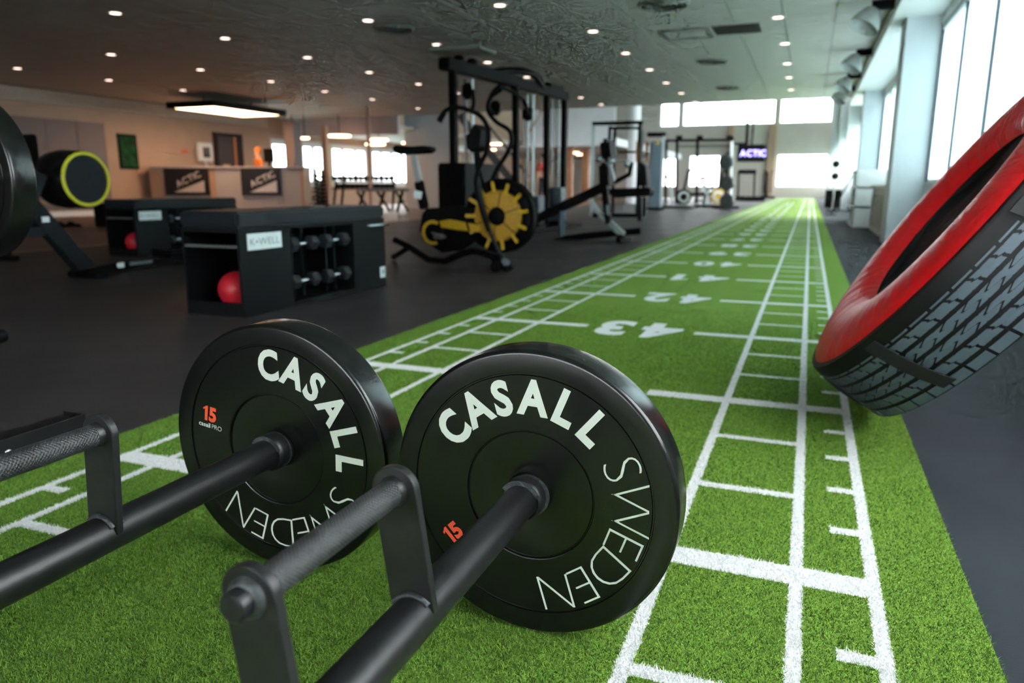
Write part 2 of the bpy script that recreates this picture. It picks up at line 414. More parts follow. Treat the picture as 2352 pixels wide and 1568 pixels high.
# bulkhead and lower ceiling of the back room, partition and mezzanine
struct(MB().b2((XL, YA, 2.22), (-10.9, YA+.12, ZC+.15)).build('wall_bulkhead', M('lilac grey paint', (176, 172, 178), .6)))
struct(MB().b2((XL, YA+.12, 2.38), (-10.9, 34, 2.48)).build('ceiling', M('back room ceiling', (190, 186, 178), .5)))
struct(MB().b2((-11.25, 21., 0), (-9.45, 21.15, ZR)).build('wall_partition', M('cool white paint', (186, 196, 200), .65, var=.04, scale=2)))
struct(MB().b2((-10.7, 30., 2.3), (-6.75, 30.15, ZR)).build('wall_mezzanine', wall_w))
struct(MB().b2((XL, 30.15, 2.3), (-6.75, YF, 2.6)).build('ceiling', wall_w))
struct(MB().cyl((-5.95, 30., 0), (-5.95, 30., ZR), .24, 24).build('wall_column', wall_w, smooth=40))
for (u, d, wd, mm) in ((679, 20.2, .32, M('grey lilac column', (120, 112, 114), .6)), (752, 21.5, .15, M('pale wood', (196, 160, 132), .5)), (1308, 31.5, .25, wood), (1345, 33., .3, wood)):
    p = gd(u, 430, d); struct(MB().b2((p[0]-wd/2, p[1]-wd/2, 0), (p[0]+wd/2, p[1]+wd/2, 2.38)).build('wall_column', mm))
p = gd(851, 430, 20.0); struct(MB().cyl((p[0], p[1], 0), (p[0], p[1], ZC), .05, 14).build('wall_column', M('pinkish steel post', (176, 140, 126), .5), smooth=40))
struct(MB().b2((-90, -60, -6.2), (120, 190, -6.)).build('ground_outside', M('pale outdoor ground', (150, 170, 165), .9)))
# door in the left wall
dr = struct(MB().b2((XL-.01, 16.9, 0), (XL+.05, 18.05, 2.18)).build('door_1', darkdoor))
MB().b2((XL+.05, 17.0, .02), (XL+.075, 17.62, 2.08)).build('door_leaf', M('door leaf brown', (44, 31, 25), .6), dr)
MB().b2((XL+.05, 17.66, .02), (XL+.08, 17.74, 2.08)).build('door_edge', M('orange wood edge', (190, 112, 50), .5), dr)
MB().b2((XL+.076, 17.15, 1.22), (XL+.082, 17.42, 1.3)).build('door_sign', M('brass sign', (190, 150, 90), .4), dr)
# ================================================================ ARTIFICIAL TURF
SP, Y45 = 1.095, 1.3024
A1, A2, A3, AE, AG = .8735, .7474, .5186, .2609, 1.028
def line_mask(x, y):
    ax = np.abs(x); yy = (y-Y45)/SP
    fr = lambda k: np.abs((yy*k+.5) % 1-.5)/k*SP
    m = (np.abs(ax-A1) < .0115) | (np.abs(ax-A2) < .0115) | (np.abs(ax-A3) < .0115)
    m |= (fr(1) < .033) & (ax > AE) & (ax < A1)
    m |= (fr(3) < .0145) & (ax > A3) & (ax < A2)
    m |= (fr(5) < .0145) & (ax > A1-.066) & (ax < A1)
    return m
turf_m = bpy.data.materials.new('green turf with white lines'); turf_m.use_nodes = True
nt = turf_m.node_tree; B = nt.nodes['Principled BSDF']; B.inputs['Roughness'].default_value = .85; B.inputs['Specular IOR Level'].default_value = .15
def mth(op, a, b=None, c=None):
    q = nt.nodes.new('ShaderNodeMath'); q.operation = op
    for i, s_ in enumerate((a, b, c)):
        if s_ is None: continue
        if isinstance(s_, (int, float)): q.inputs[i].default_value = s_
        else: nt.links.new(s_, q.inputs[i])
    return q.outputs[0]
tc = nt.nodes.new('ShaderNodeTexCoord'); sx = nt.nodes.new('ShaderNodeSeparateXYZ')
nz = nt.nodes.new('ShaderNodeTexNoise'); nz.inputs['Scale'].default_value = 160; nz.inputs['Detail'].default_value = 2
nt.links.new(tc.outputs['Object'], nz.inputs['Vector'])
vm = nt.nodes.new('ShaderNodeVectorMath'); vm.operation = 'MULTIPLY_ADD'; vm.inputs[1].default_value = (.012, .012, 0)
sub = nt.nodes.new('ShaderNodeVectorMath'); sub.operation = 'SUBTRACT'; sub.inputs[1].default_value = (.5, .5, .5)
nt.links.new(nz.outputs['Color'], sub.inputs[0]); nt.links.new(sub.outputs[0], vm.inputs[0]); nt.links.new(tc.outputs['Object'], vm.inputs[2])
nt.links.new(vm.outputs[0], sx.inputs[0])
X_, Y_ = sx.outputs[0], sx.outputs[1]
ax = mth('ABSOLUTE', X_); yy = mth('DIVIDE', mth('SUBTRACT', Y_, Y45), SP)
def near(v, c, h): return mth('LESS_THAN', mth('ABSOLUTE', mth('SUBTRACT', v, c)), h)
def frac(k, h): return mth('LESS_THAN', mth('ABSOLUTE', mth('SUBTRACT', mth('FRACT', mth('ADD', mth('MULTIPLY', yy, k), 100.5)), .5)), h*k/SP)
def rng(lo, hi): return mth('MULTIPLY', mth('GREATER_THAN', ax, lo), mth('LESS_THAN', ax, hi))
mk = mth('MAXIMUM', near(ax, A1, .0115), mth('MAXIMUM', near(ax, A2, .0115), near(ax, A3, .0115)))
mk = mth('MAXIMUM', mk, mth('MULTIPLY', frac(1, .033), rng(AE, A1)))
mk = mth('MAXIMUM', mk, mth('MULTIPLY', frac(3, .0145), rng(A3, A2)))
mk = mth('MAXIMUM', mk, mth('MULTIPLY', frac(5, .0145), rng(A1-.066, A1)))
n2 = nt.nodes.new('ShaderNodeTexNoise'); n2.inputs['Scale'].default_value = 420; n2.inputs['Detail'].default_value = 3; n2.inputs['Roughness'].default_value = .7
nt.links.new(tc.outputs['Object'], n2.inputs['Vector'])
cr = nt.nodes.new('ShaderNodeValToRGB'); e = cr.color_ramp.elements
e[0].position = .34; e[0].color = (*lin((62, 106, 31)), 1); e[1].position = .68; e[1].color = (*lin((160, 196, 80)), 1)
nt.links.new(n2.outputs['Fac'], cr.inputs['Fac'])
mxn = nt.nodes.new('ShaderNodeMix'); mxn.data_type = 'RGBA'
nt.links.new(mk, mxn.inputs[0]); nt.links.new(cr.outputs['Color'], mxn.inputs[6]); mxn.inputs[7].default_value = (*lin((238, 240, 240)), 1)
nt.links.new(mxn.outputs[2], B.inputs['Base Color'])
bp = nt.nodes.new('ShaderNodeBump'); bp.inputs['Strength'].default_value = .6; bp.inputs['Distance'].default_value = .006
nt.links.new(n2.outputs['Fac'], bp.inputs['Height']); nt.links.new(bp.outputs['Normal'], B.inputs['Normal'])
TE = 46.3
turf = MB().b2((-AG, -2.2, 0), (AG, TE, .004)).build('turf_track', turf_m)
tag(turf, 'long green artificial turf sprint track with white ladder lines and numbers', 'turf')
num_m = M('white turf fibre', (238, 240, 240), .85, var=.06, scale=400, bump=.4, spec=.15)
for k in range(44, 14, -1):
    y = Y45+(45-k)*SP
    vs, fs, W = text_verts(str(k), .36, .045, .2, 1.0)
    sxx = .405/W
    me = bpy.data.meshes.new('number'); me.from_pydata([(-a*sxx, y-(b-.18)*1.05, .0055) for a, b in vs], [], [f for f in fs]); me.update()
    link('number', me, num_m, turf)
# pile fibres, real blades where they can be told apart
fib = bpy.data.materials.new('turf fibre'); fib.use_nodes = True; ft = fib.node_tree
fb = ft.nodes['Principled BSDF']; fb.inputs['Roughness'].default_value = .6; fb.inputs['Specular IOR Level'].default_value = .25
at = ft.nodes.new('ShaderNodeAttribute'); at.attribute_name = 'fibre_color'; ft.links.new(at.outputs['Color'], fb.inputs['Base Color'])
N = 1300000
yy_ = .42+(4.3-.42)*RNG.random(N)**2.1; xx_ = (RNG.random(N)*2-1)*AG
uv = np.zeros((N, 3)); d = np.stack([xx_-CAM[0], yy_-CAM[1], np.full(N, -CAM[2])], 1)
c_, s_, cp_, sp_ = math.cos(YAW), math.sin(YAW), math.cos(PITCH), math.sin(PITCH)
xr = c_*d[:, 0]+s_*d[:, 1]; yf = -s_*d[:, 0]+c_*d[:, 1]; dep = cp_*yf-sp_*d[:, 2]; up = sp_*yf+cp_*d[:, 2]
U = 1176+F*xr/dep; V = 784-F*up/dep
keep = (RNG.random(N) < np.clip((4.3-yy_)/1.6, 0, 1)) & (U > -160) & (U < 2520) & (V < 1720) & (dep > .1)
xx_, yy_ = xx_[keep], yy_[keep]; N = len(xx_)
wh = line_mask(xx_, yy_)
th = RNG.random(N)*2*PI; hh = .006+.005*RNG.random(N); ln = .002+.006*RNG.random(N); la = RNG.random(N)*2*PI; wd = .0008
p0 = np.stack([xx_-np.cos(th)*wd, yy_-np.sin(th)*wd, np.full(N, .003)], 1); p1 = np.stack([xx_+np.cos(th)*wd, yy_+np.sin(th)*wd, np.full(N, .003)], 1)
p2 = np.stack([xx_+np.cos(la)*ln, yy_+np.sin(la)*ln, hh], 1)
vs = np.stack([p0, p1, p2], 1).reshape(-1, 3)
me = bpy.data.meshes.new('turf_fibres'); me.vertices.add(3*N); me.vertices.foreach_set('co', vs.ravel())
me.loops.add(3*N); me.loops.foreach_set('vertex_index', np.arange(3*N)); me.polygons.add(N)
me.polygons.foreach_set('loop_start', np.arange(0, 3*N, 3)); me.update()
ca = me.color_attributes.new('fibre_color', 'FLOAT_COLOR', 'POINT')
g0, g1 = np.array(lin((38, 84, 27))), np.array(lin((144, 184, 74)))
t = RNG.random(N)[:, None]**1.3; colr = g0*(1-t)+g1*t; colr[wh] = np.array(lin((240, 241, 241)))*(.92+.08*RNG.random(wh.sum())[:, None])
for kk_ in (0, 1):
    m44 = [o_ for o_ in turf.children if o_.name.startswith('number')][kk_].data
    P44 = np.array([v.co[:2] for v in m44.vertices]); m44.calc_loop_triangles()
    cand = np.where((np.abs(xx_) < .3) & (np.abs(yy_-(Y45+SP*(kk_+1))) < .3))[0]; cx_, cy_ = xx_[cand], yy_[cand]; hit = np.zeros(len(cand), bool)
    for tr_ in m44.loop_triangles:
        a_, b_, c2_ = P44[list(tr_.vertices)]
        e0 = (b_[0]-a_[0])*(cy_-a_[1])-(b_[1]-a_[1])*(cx_-a_[0]); e1 = (c2_[0]-b_[0])*(cy_-b_[1])-(c2_[1]-b_[1])*(cx_-b_[0]); e2 = (a_[0]-c2_[0])*(cy_-c2_[1])-(a_[1]-c2_[1])*(cx_-c2_[0])
        hit |= ((e0 >= 0) & (e1 >= 0) & (e2 >= 0)) | ((e0 <= 0) & (e1 <= 0) & (e2 <= 0))
    colr[cand[hit]] = np.array(lin((240, 241, 241)))
ca.data.foreach_set('color', np.concatenate([np.repeat(colr, 3, 0), np.ones((3*N, 1))], 1).ravel().astype(np.float32))
fo = link('pile', me, fib, turf); fo['kind'] = 'stuff'
# ================================================================ BUMPER PLATES
PR, PT = .225, .066
def make_plate(label, loc, roll, group='black rubber bumper plates', letters=True):
    t = thing('bumper_plate', label, 'weight plate', loc, (0, 0, 0), group)
    front = [(.0262, .004), (.034, .004), (.036, .0035), (.0985, .0035), (.0995, .0045), (.1005, .0045), (.1015, .0008), (.103, .0), (.1865, .0), (.1875, .0022), (.1895, .0022), (.1905, -.0006), (.2178, -.0012), (.2205, -.0006), (.2228, .0010), (.2243, .0032), (PR, .0062)]
    back = [(r, PT-h) for r, h in front][::-1]
    MB().lathe(front+back+[front[0]], 120).build('disc', rubber, t, smooth=28)
    MB().lathe([(.0256, .0), (.0325, .0), (.0325, .0045), (.0256, .0045), (.0256, .0)], 40).build('steel_insert', weldm, t, smooth=30)
    MB().lathe([(.0256, PT), (.0325, PT), (.0325, PT-.0045), (.0256, PT-.0045), (.0256, PT)], 40).build('steel_insert', weldm, t, smooth=30)
    if letters:
        def arc(name, txt, cap, rb, angs, off, mat, wide=1.):
            H = glyph('E', off); s = cap/(H[5]-H[4]); V = []; Fc = []
            for ch, an in zip(txt, angs):
                vs, fs, x0, x1, y0, y1 = glyph(ch, off); k = len(V); a = math.radians(an)
                er = Vector((math.cos(a), 0, math.sin(a))); et = Vector((math.sin(a), 0, -math.cos(a)))
                for v in vs: V.append(tuple(er*(rb+(v[1]-H[4])*s)+et*((v[0]-(x0+x1)/2)*s*wide)+Vector((0, -.0009, 0))))
                Fc += [tuple(i+k for i in f) for f in fs]
            me = bpy.data.meshes.new(name); me.from_pydata(V, [], Fc); me.update(); link(name, me, mat, t)
        r0 = roll
        arc('lettering_bold', 'CASALL', .055, .1265, [r0+a for a in (143, 123.5, 106, 87.5, 68, 49.5)], .04, white_ink, .86)
        arc('lettering_thin', 'SWEDEN', .054, .1285, [r0+a for a in (24, 1.5, -19.5, -37, -55.5, -73)], -.027, white_ink, 1.0)
        a = math.radians(r0+215); O = Vector((math.cos(a)*.150, -.001, math.sin(a)*.150)); ua = math.radians(r0+133)
        Uv = Vector((math.cos(ua), 0, math.sin(ua))); Xv = Vector((math.sin(ua), 0, -math.cos(ua)))
        flat_text('weight_number', '15', .0285, orange_ink, t, O+Uv*.006, Xv, Uv, .05, .1, .95, .0)
        flat_text('brand_mark', 'casall', .0085, white_ink, t, O-Uv*.0165-Xv*.0105, Xv, Uv, .02, .1, 1., .0)
        flat_text('brand_mark', 'PRO', .0085, white_ink, t, O-Uv*.0165+Xv*.0175, Xv, Uv, -.012, .1, 1., .0)
    return t
ZB = .2295
XRB, XLB = .3555, -.1245
make_plate('bumper plate with lettering nearest the camera, on the right carry handle', (XRB+.004, .971, ZB), 0)
make_plate('bumper plate left of the nearest plate, its 15 mark fully in view', (XLB, .991, ZB), -52)

# ================================================================ FARMERS CARRY HANDLES
def make_handle(label, X, yp, yb1, yb0, tilt, group='farmers carry handles'):
    t = thing('carry_handle', label, 'carry handle', (X, (yb0+yb1)/2, ZB), (0, 0, 0), group)
    ym = (yb0+yb1)/2; y1 = yp-ym; y0 = -y1
    rb = .0255
    me = MB(); me.tube([(0, y0-PT-.13, 0), (0, y1+PT+.13, 0)], rb, 40); me.build('bar', steel_blk, t, smooth=30)
    for s in (1, -1):
        yy = s*(y1-.012)
        MB().lathe([(.0250, yy-s*.011), (.0285, yy-s*.012), (.0312, yy-s*.007), (.0325, yy-s*.004), (.0325, yy+s*.0105), (.025, yy+s*.0105)], 40).build('collar', steel_worn, t, smooth=35)
        MB().lathe([(.0252, yy-s*.0135), (.033, yy-s*.0138), (.0295, yy-s*.0125), (.030, yy-s*.009)], 40, a0=.3, a1=2.6).build('weld_bead', weldm, t, smooth=50)
    hz = .1425; hx = tilt
    ux = Vector((hx, 0, hz)).normalized(); L = Vector((hx, 0, hz)).length
    px = Vector((ux.z, 0, -ux.x))
    hw = .0265
    def bracket(yc, th=.0105):
        poly = [(-hw*.98, 0.006), (hw*.98, 0.006)]
        for i in range(17):
            a = -PI*.02+(PI*1.04)*i/16; poly.append((hw*math.cos(a), L+hw*math.sin(a)))
        m = MB(); n = len(poly)
        P = lambda p, y: tuple(px*p[0]+ux*p[1]+Vector((0, y, 0)))
        m.add([P(p, yc-th/2) for p in poly]+[P(p, yc+th/2) for p in poly], [tuple(range(n))[::-1], tuple(range(n, 2*n))]+[(i, (i+1) % n, n+(i+1) % n, n+i) for i in range(n)])
        o = m.build('bracket', steel_worn, t, smooth=30, bevel=.0012)
        for s in (-1, 1):
            pts = []
            for i in range(13):
                a = (i/12-.5)*1.9; v = px*(rb*math.sin(a)*1.02)+ux*(rb*math.cos(a)+.0015); pts.append(v+Vector((0, yc+s*(th/2+.0015), 0)))
            MB().tube(pts, .0038, 8).build('weld_bead', weldm, o, smooth=60)
    bracket(yb1-ym); bracket(yb0-ym)
    c = ux*L
    g = MB(); g.tube([c+Vector((0, yb0-ym, 0)), c+Vector((0, yb1-ym, 0))], .0148, 36)
    go = g.build('grip', knurl, t, smooth=40)
    uvl = go.data.uv_layers.new(name='UVMap')
    for p in go.data.polygons:
        for li in p.loop_indices:
            v = go.data.vertices[go.data.loops[li].vertex_index].co; q = v-c
            a = math.atan2(q.dot(px), q.dot(ux)); fc = p.center-c; fa = math.atan2(fc.dot(px), fc.dot(ux))
            if a-fa > PI: a -= 2*PI
            if fa-a > PI: a += 2*PI
            uvl.data[li].uv = (a*.0148, v.y)
    MB().tube([c+Vector((0, yb1-ym-.0135, 0)), c+Vector((0, yb1-ym-.0045, 0))], [.0152, .0172], 32).build('weld_bead', steel_worn, t, smooth=40)
    MB().tube([c+Vector((0, yb0-ym-.024, 0)), c+Vector((0, yb0-ym-.0225, 0)), c+Vector((0, yb0-ym-.004, 0))], [.0105, .0122, .0125], 28).build('end_stub', steel_worn, t, smooth=35)
    MB().lathe([(.0118, 0), (.0185, 0), (.017, -.004), (.0145, -.0065), (.0118, -.007)], 32, c+Vector((0, yb0-ym-.005, 0))).build('weld_bead', weldm, t, smooth=50)
    return t
make_handle('black steel carry handle in front, running from the nearest plate to the lower edge', XRB, .971, .632, .412, -.020)
make_handle('black steel carry handle at the left, running out of the left edge', XLB, .991, .648, .425, .012)

# ================================================================ SOFT FLIP TIRE leaning on the column
tc_ = Vector((1.083, 2.45, .600)); un = Vector((-.824, 0, .566)).normalized(); uu = Vector((.566, 0, .824)).normalized()
TR, TW = .56, .222
tire = thing('flip_tire', 'soft red and black flip tire with printed grey tread leaning against the white column', 'training tire', tc_)
# local frame: x = -uu (down slope), y = world -Y, z = n (face normal)
xl = -uu; yl = un.cross(xl)
tire.matrix_world = Matrix.Translation(tc_) @ Matrix((xl, yl, un)).transposed().to_4x4()
redv = M('red vinyl', (222, 22, 30), .4, var=.06, scale=7, spec=.35)
nt = redv.node_tree; bR = nt.nodes['Principled BSDF']
tcn = nd(redv, 'ShaderNodeTexCoord'); sp3 = nd(redv, 'ShaderNodeSeparateXYZ'); lk(redv, tcn.outputs['Object'], sp3.inputs[0])
at2 = nd(redv, 'ShaderNodeMath'); at2.operation = 'ARCTAN2'; lk(redv, sp3.outputs[0], at2.inputs[0]); lk(redv, sp3.outputs[1], at2.inputs[1])
cb = nd(redv, 'ShaderNodeCombineXYZ'); lk(redv, at2.outputs[0], cb.inputs[0])
nz = nd(redv, 'ShaderNodeTexNoise'); nz.inputs['Scale'].default_value = 9; nz.inputs['Detail'].default_value = 3
ln_ = nd(redv, 'ShaderNodeVectorMath'); ln_.operation = 'LENGTH'; lk(redv, tcn.outputs['Object'], ln_.inputs[0])
ml = nd(redv, 'ShaderNodeMath'); ml.operation = 'MULTIPLY'; ml.inputs[1].default_value = .6; lk(redv, ln_.outputs['Value'], ml.inputs[0]); lk(redv, ml.outputs[0], cb.inputs[1])
lk(redv, cb.outputs[0], nz.inputs['Vector'])
bpn = nd(redv, 'ShaderNodeBump'); bpn.inputs['Strength'].default_value = .3; bpn.inputs['Distance'].default_value = .03
lk(redv, nz.outputs['Fac'], bpn.inputs['Height']); lk(redv, bpn.outputs['Normal'], bR.inputs['Normal'])
def ring_profile(ri, ro, zbase, h, n=12):
    pr = []
    for i in range(n+1):
        a = PI*i/n; f = i/n
        rr = ro-(ro-ri)*f; pr.append((rr, zbase+h*(math.sin(a)**.55)))
    return pr
MB().lathe(ring_profile(.285, TR-.004, -.012, .045), 120, axis='Z').build('front_cover', redv, tire, smooth=60)
MB().lathe([(r, -TW-(z+.0)) for r, z in ring_profile(.285, TR-.004, -.012, .026)], 96, axis='Z').build('back_cover', redv, tire, smooth=60)
MB().lathe([(TR-.02, .004), (TR-.004, .002), (TR, -.006), (TR, -TW+.004), (TR-.01, -TW), (.29, -TW+.01), (.285, -TW+.03), (.285, -.03), (.30, -.006), (TR-.02, .004)], 160, axis='Z').build('body', vinyl_blk, tire, smooth=40)
core_m = M('wrinkled black cloth', (26, 27, 29), .35, var=.1, scale=6, bump=1.)
cm = MB(); rr = [.29*i/10 for i in range(1, 11)]
vs = [(0, 0, -.06)]; fs = []
for i, r in enumerate(rr):
    for j in range(48):
        a = 2*PI*j/48; vs.append((r*math.cos(a), r*math.sin(a), -.06+.035*(i/9)**3+.008*math.sin(5*a+i*1.1)*math.sin(i*.9)))
for j in range(48): fs.append((0, 1+j, 1+(j+1) % 48))
for i in range(9):
    for j in range(48):
        a, b_ = 1+i*48+j, 1+i*48+(j+1) % 48; fs.append((a, b_, b_+48, a+48))
cm.add(vs, fs); cm.build('core_cloth', core_m, tire, smooth=80)
trd = M('grey printed tread', (80, 94, 104), .45, var=.08, scale=14)
NB = 53; da = 2*PI/NB; Lb = da*TR
def block_mesh(w0, w1, kind):
    """block on the outer wall; u along the circumference, z across"""
    if kind == 's': dv = [(0, 0), (.10, .30), (.05, .40), (.30, .56), (.26, .66), (.32, 1.)]
    elif kind == 'z': dv = [(0, 0), (-.34, .34), (-.28, .44), (.26, .52), (.34, .62), (.04, 1.)]
    else: dv = [(0, 0), (.06, 1.)]
    g_ = .14
    o = [(u+g_, w_) for u, w_ in dv]
    tp = [(u+1., w_) for u, w_ in dv[::-1]]
    if kind != 'e':
        a0_, a1_ = o[-1][0], tp[0][0]; o += [(a0_+(a1_-a0_)*.45, 1.), (a0_+(a1_-a0_)*.5, .93), (a0_+(a1_-a0_)*.55, 1.)]
        b0_, b1_ = tp[-1][0], o[0][0]; tp += [(b0_+(b1_-b0_)*.45, 0.), (b0_+(b1_-b0_)*.5, .07), (b0_+(b1_-b0_)*.55, 0.)]
    o = o+tp
    V0, V1 = [], []
    for u, w_ in o:
        a = (u-.5)*Lb/TR; z = w0+(w1-w0)*w_
        for lst, r in ((V0, TR-.001), (V1, TR+.0022)): lst.append((r*math.cos(a), r*math.sin(a), z))
    n = len(o); m = MB(); m.add(V0+V1, [tuple(range(n))[::-1], tuple(range(n, 2*n))]+[(i, (i+1) % n, n+(i+1) % n, n+i) for i in range(n)])
    me = m.mesh('tread_block'); me.materials.append(trd); return me
z = -.050; rows = []
for wdt, kind in ((.0248, 's'), (.0248, 'z'), (.0248, 'z'), (.0248, 's'), (.024, 'e')):
    rows.append((block_mesh(z, z-wdt, kind), rows and rows[-1][1]+.37*da or 0.)); z -= wdt+.0105
for me, ph in rows:
    for i in range(NB): link('tread_block', me, None, tire, rot=(0, 0, i*da+ph))
dm = MB()
for i in range(NB):
    for a0, a1 in ((.06, .9),):
        A0, A1_ = (i+a0)*da, (i+a1)*da
        dm.add([(r*math.cos(a), r*math.sin(a), zz) for a in (A0, (A0+A1_)/2, A1_) for r in (TR, TR+.002) for zz in (-.0435, -.0385)],
               [(0, 1, 5, 4), (4, 5, 9, 8), (2, 6, 7, 3), (6, 10, 11, 7), (0, 4, 6, 2), (4, 8, 10, 6), (1, 3, 7, 5), (5, 7, 11, 9), (0, 2, 3, 1), (8, 9, 11, 10)])
do = dm.build('edge_dashes', trd, tire)
web = M('black webbing', (22, 23, 25), .7, var=.1)
for deg, skew in ((50, .09), (97, .07), (-2, .04), (150, .05), (215, .05), (280, .05)):
    a0 = math.radians(deg); m = MB(); pts = []
    K = 12; vs = []
    for i in range(K+1):
        f = i/K; zz = -.012-(TW-.03)*f; lift = .010*math.sin(PI*f)+.003
        for s in (-1, 1):
            a = a0+skew*f+s*.021/TR
            for q in (lift, lift+.004): r = TR+q; vs.append((r*math.cos(a), r*math.sin(a), zz))
    fs = []
    for i in range(K):
        k = i*4; fs += [(k, k+4, k+6, k+2), (k+1, k+3, k+7, k+5), (k, k+1, k+5, k+4), (k+2, k+6, k+7, k+3)]
    fs += [(0, 2, 3, 1), (K*4, K*4+1, K*4+3, K*4+2)]
    m.add(vs, fs); m.build('strap', web, tire, smooth=40)
# ================================================================ BARBELL STAND at the left edge
bx_, by_ = -1.44, 1.345
st = thing('barbell_stand', 'low black steel frame on the floor at the left edge, bright bolt on its beam', 'barbell stand', (-1.42, .2, 0))
o = MB(); X0 = -1.14+1.42
o.b2((X0-.004, -1.2, .004), (X0+.004, 1.205, .056)); o.b2((X0-.055, -1.2, .0), (X0+.004, 1.205, .005)); o.b2((X0-.055, -1.2, .052), (X0-.0, 1.17, .056))
o.build('base_beam', steel_blk, st, bevel=.001)
MB().b2((X0-.075, 1.198, .0), (X0+.003, 1.206, .057)).build('end_plate', steel_blk, st, bevel=.001)
MB().b2((X0-.60, -1.2, 0), (X0-.54, 1.205, .056)).build('base_beam', steel_blk, st, bevel=.002)
pb = gx(17, 1037, -1.136); yb = pb[1]-.2
MB().lathe([(.0001, .0), (.0035, 0), (.006, -.001), (.0078, -.003), (.0085, -.006)], 20, (X0+.0125, yb, pb[2]), 'X').build('bolt', chrome, st, smooth=60)
for yy in (-.75, .42):
    MB().b2((-.03, yy-.03, .02), (.03, yy+.03, .674)).build('upright', steel_blk, st, bevel=.003)
    MB().b2((-.30, yy-.03, .002), (X0-.004, yy+.03, .05)).build('cross_beam', steel_blk, st, bevel=.002)
    h = MB(); h.b2((-.03, yy-.02, .675), (.03, yy+.02, .683)); h.b2((.026, yy-.02, .683), (.034, yy+.02, .73)); h.b2((-.034, yy-.02, .683), (-.026, yy+.02, .73)); h.build('bar_hook', steel_blk, st)
pr_ = gz(14, 769, .285)
MB().tube([(pr_[0]+1.42, -.8, .285), (pr_[0]+1.42, pr_[1]-.2-.012, .285), (pr_[0]+1.42, pr_[1]-.2-.004, .285), (pr_[0]+1.42, pr_[1]-.2, .285)], [.019, .019, .016, .008], 20).build('tube_rail', blk, st, smooth=40)
for yy in (-.6, .35): MB().b2((.03, yy-.015, .27), (pr_[0]+1.42, yy+.015, .30)).build('rail_arm', steel_blk, st)
bb = thing('barbell', 'barbell carrying the bumper plate at the left edge', 'barbell', (bx_, .2, .7095))
MB().tube([(0, -.85, 0), (0, by_-.2-.05, 0)], .014, 20).build('shaft', chrome, bb, smooth=40)
MB().tube([(0, by_-.2-.03, 0), (0, by_-.2+.14, 0)], .0248, 24).build('sleeve', steel_blk, bb, smooth=40)
MB().tube([(0, by_-.2-.05, 0), (0, by_-.2-.02, 0)], .037, 24).build('collar', chrome, bb, smooth=40)
make_plate('bumper plate raised on a barbell, cut off by the left edge of the picture', (bx_, by_, .7095), 30, letters=False)

# ================================================================ ROWING MACHINES
def rower(label, P, full=True):
    t = thing('rowing_machine', label, 'rowing machine', P, (0, 0, 0), 'rowing machines')
    zc, r = .735, .205
    MB().lathe([(.0001, .0), (r-.034, .0), (r-.030, -.004), (r-.030, -.01)], 56, (.02, 0, zc), 'X').build('flywheel_cap', blk2, t, smooth=40)
    MB().lathe([(r-.030, -.008), (r-.026, .004), (r-.008, .004), (r-.002, -.006)], 56, (.02, 0, zc), 'X').build('yellow_ring', lime, t, smooth=50)
    MB().lathe([(r-.001, -.005), (r+.004, -.02), (r+.012, -.20), (r, -.30), (r-.05, -.34), (.0001, -.345)], 56, (.02, 0, zc), 'X').build('flywheel_housing', M('glossy black housing', (16, 17, 18), .22), t, smooth=50)
    MB().bar((-.11, -.42, .60), (-.11, .02, .03), .13, .085, up=(1, 0, 0), bev=.006).build('front_leg', blk2, t)
    MB().bar((-.11, -.30, .78), (-.11, -.47, .50), .14, .10, up=(1, 0, 0), bev=.01).build('neck', blk2, t)
    MB().b2((-.145, -1.0, .33), (-.075, -.30, .40), .006).build('foot_frame', blk2, t)
    MB().b2((-.17, -.9, .385), (-.05, -.5, .43), .008).build('footrest', blk, t)
    MB().b2((-.115+.06, -.34, .43), (-.112+.07, -.29, .47)).build('badge', white_tag, t)
    MB().bar((-.1, -.12, .035), (-.1, 1.5, .075), .10, .055, bev=.01).build('rail', blk, t)
    MB().b2((-.22, -.08, 0), (.10, .03, .045), .01).build('front_foot', blk, t)
    MB().b2((-.055, .24, .045), (-.045, .30, .085)).build('rail_mark', white_tag, t)
    MB().b2((-.055, .36, .055), (-.045, .58, .078)).build('rail_mark', grey_ink, t)
    MB().b2((-.25, 1.42, 0), (.05, 1.5, .04), .01).build('rear_foot', blk, t)
    MB().b2((-.23, .7, .09), (.03, 1.0, .15), .03).build('seat', blk, t)
    MB().tube([(-.11, -.35, .78), (-.11, -.30, .88)], .02, 12).build('console_arm', blk, t)
    MB().b2((-.22, -.36, .86), (0, -.33, 1.04), .01).build('console', blk, t)
    return t
rw = rower('black rowing machine with a yellow ringed drum, behind the raised plate', (-4.33, 4.06, 0))
dup(rw, (-6.2, 3.25, 0), None, 'rowing machine further back at the left edge, only its foot bar in view')

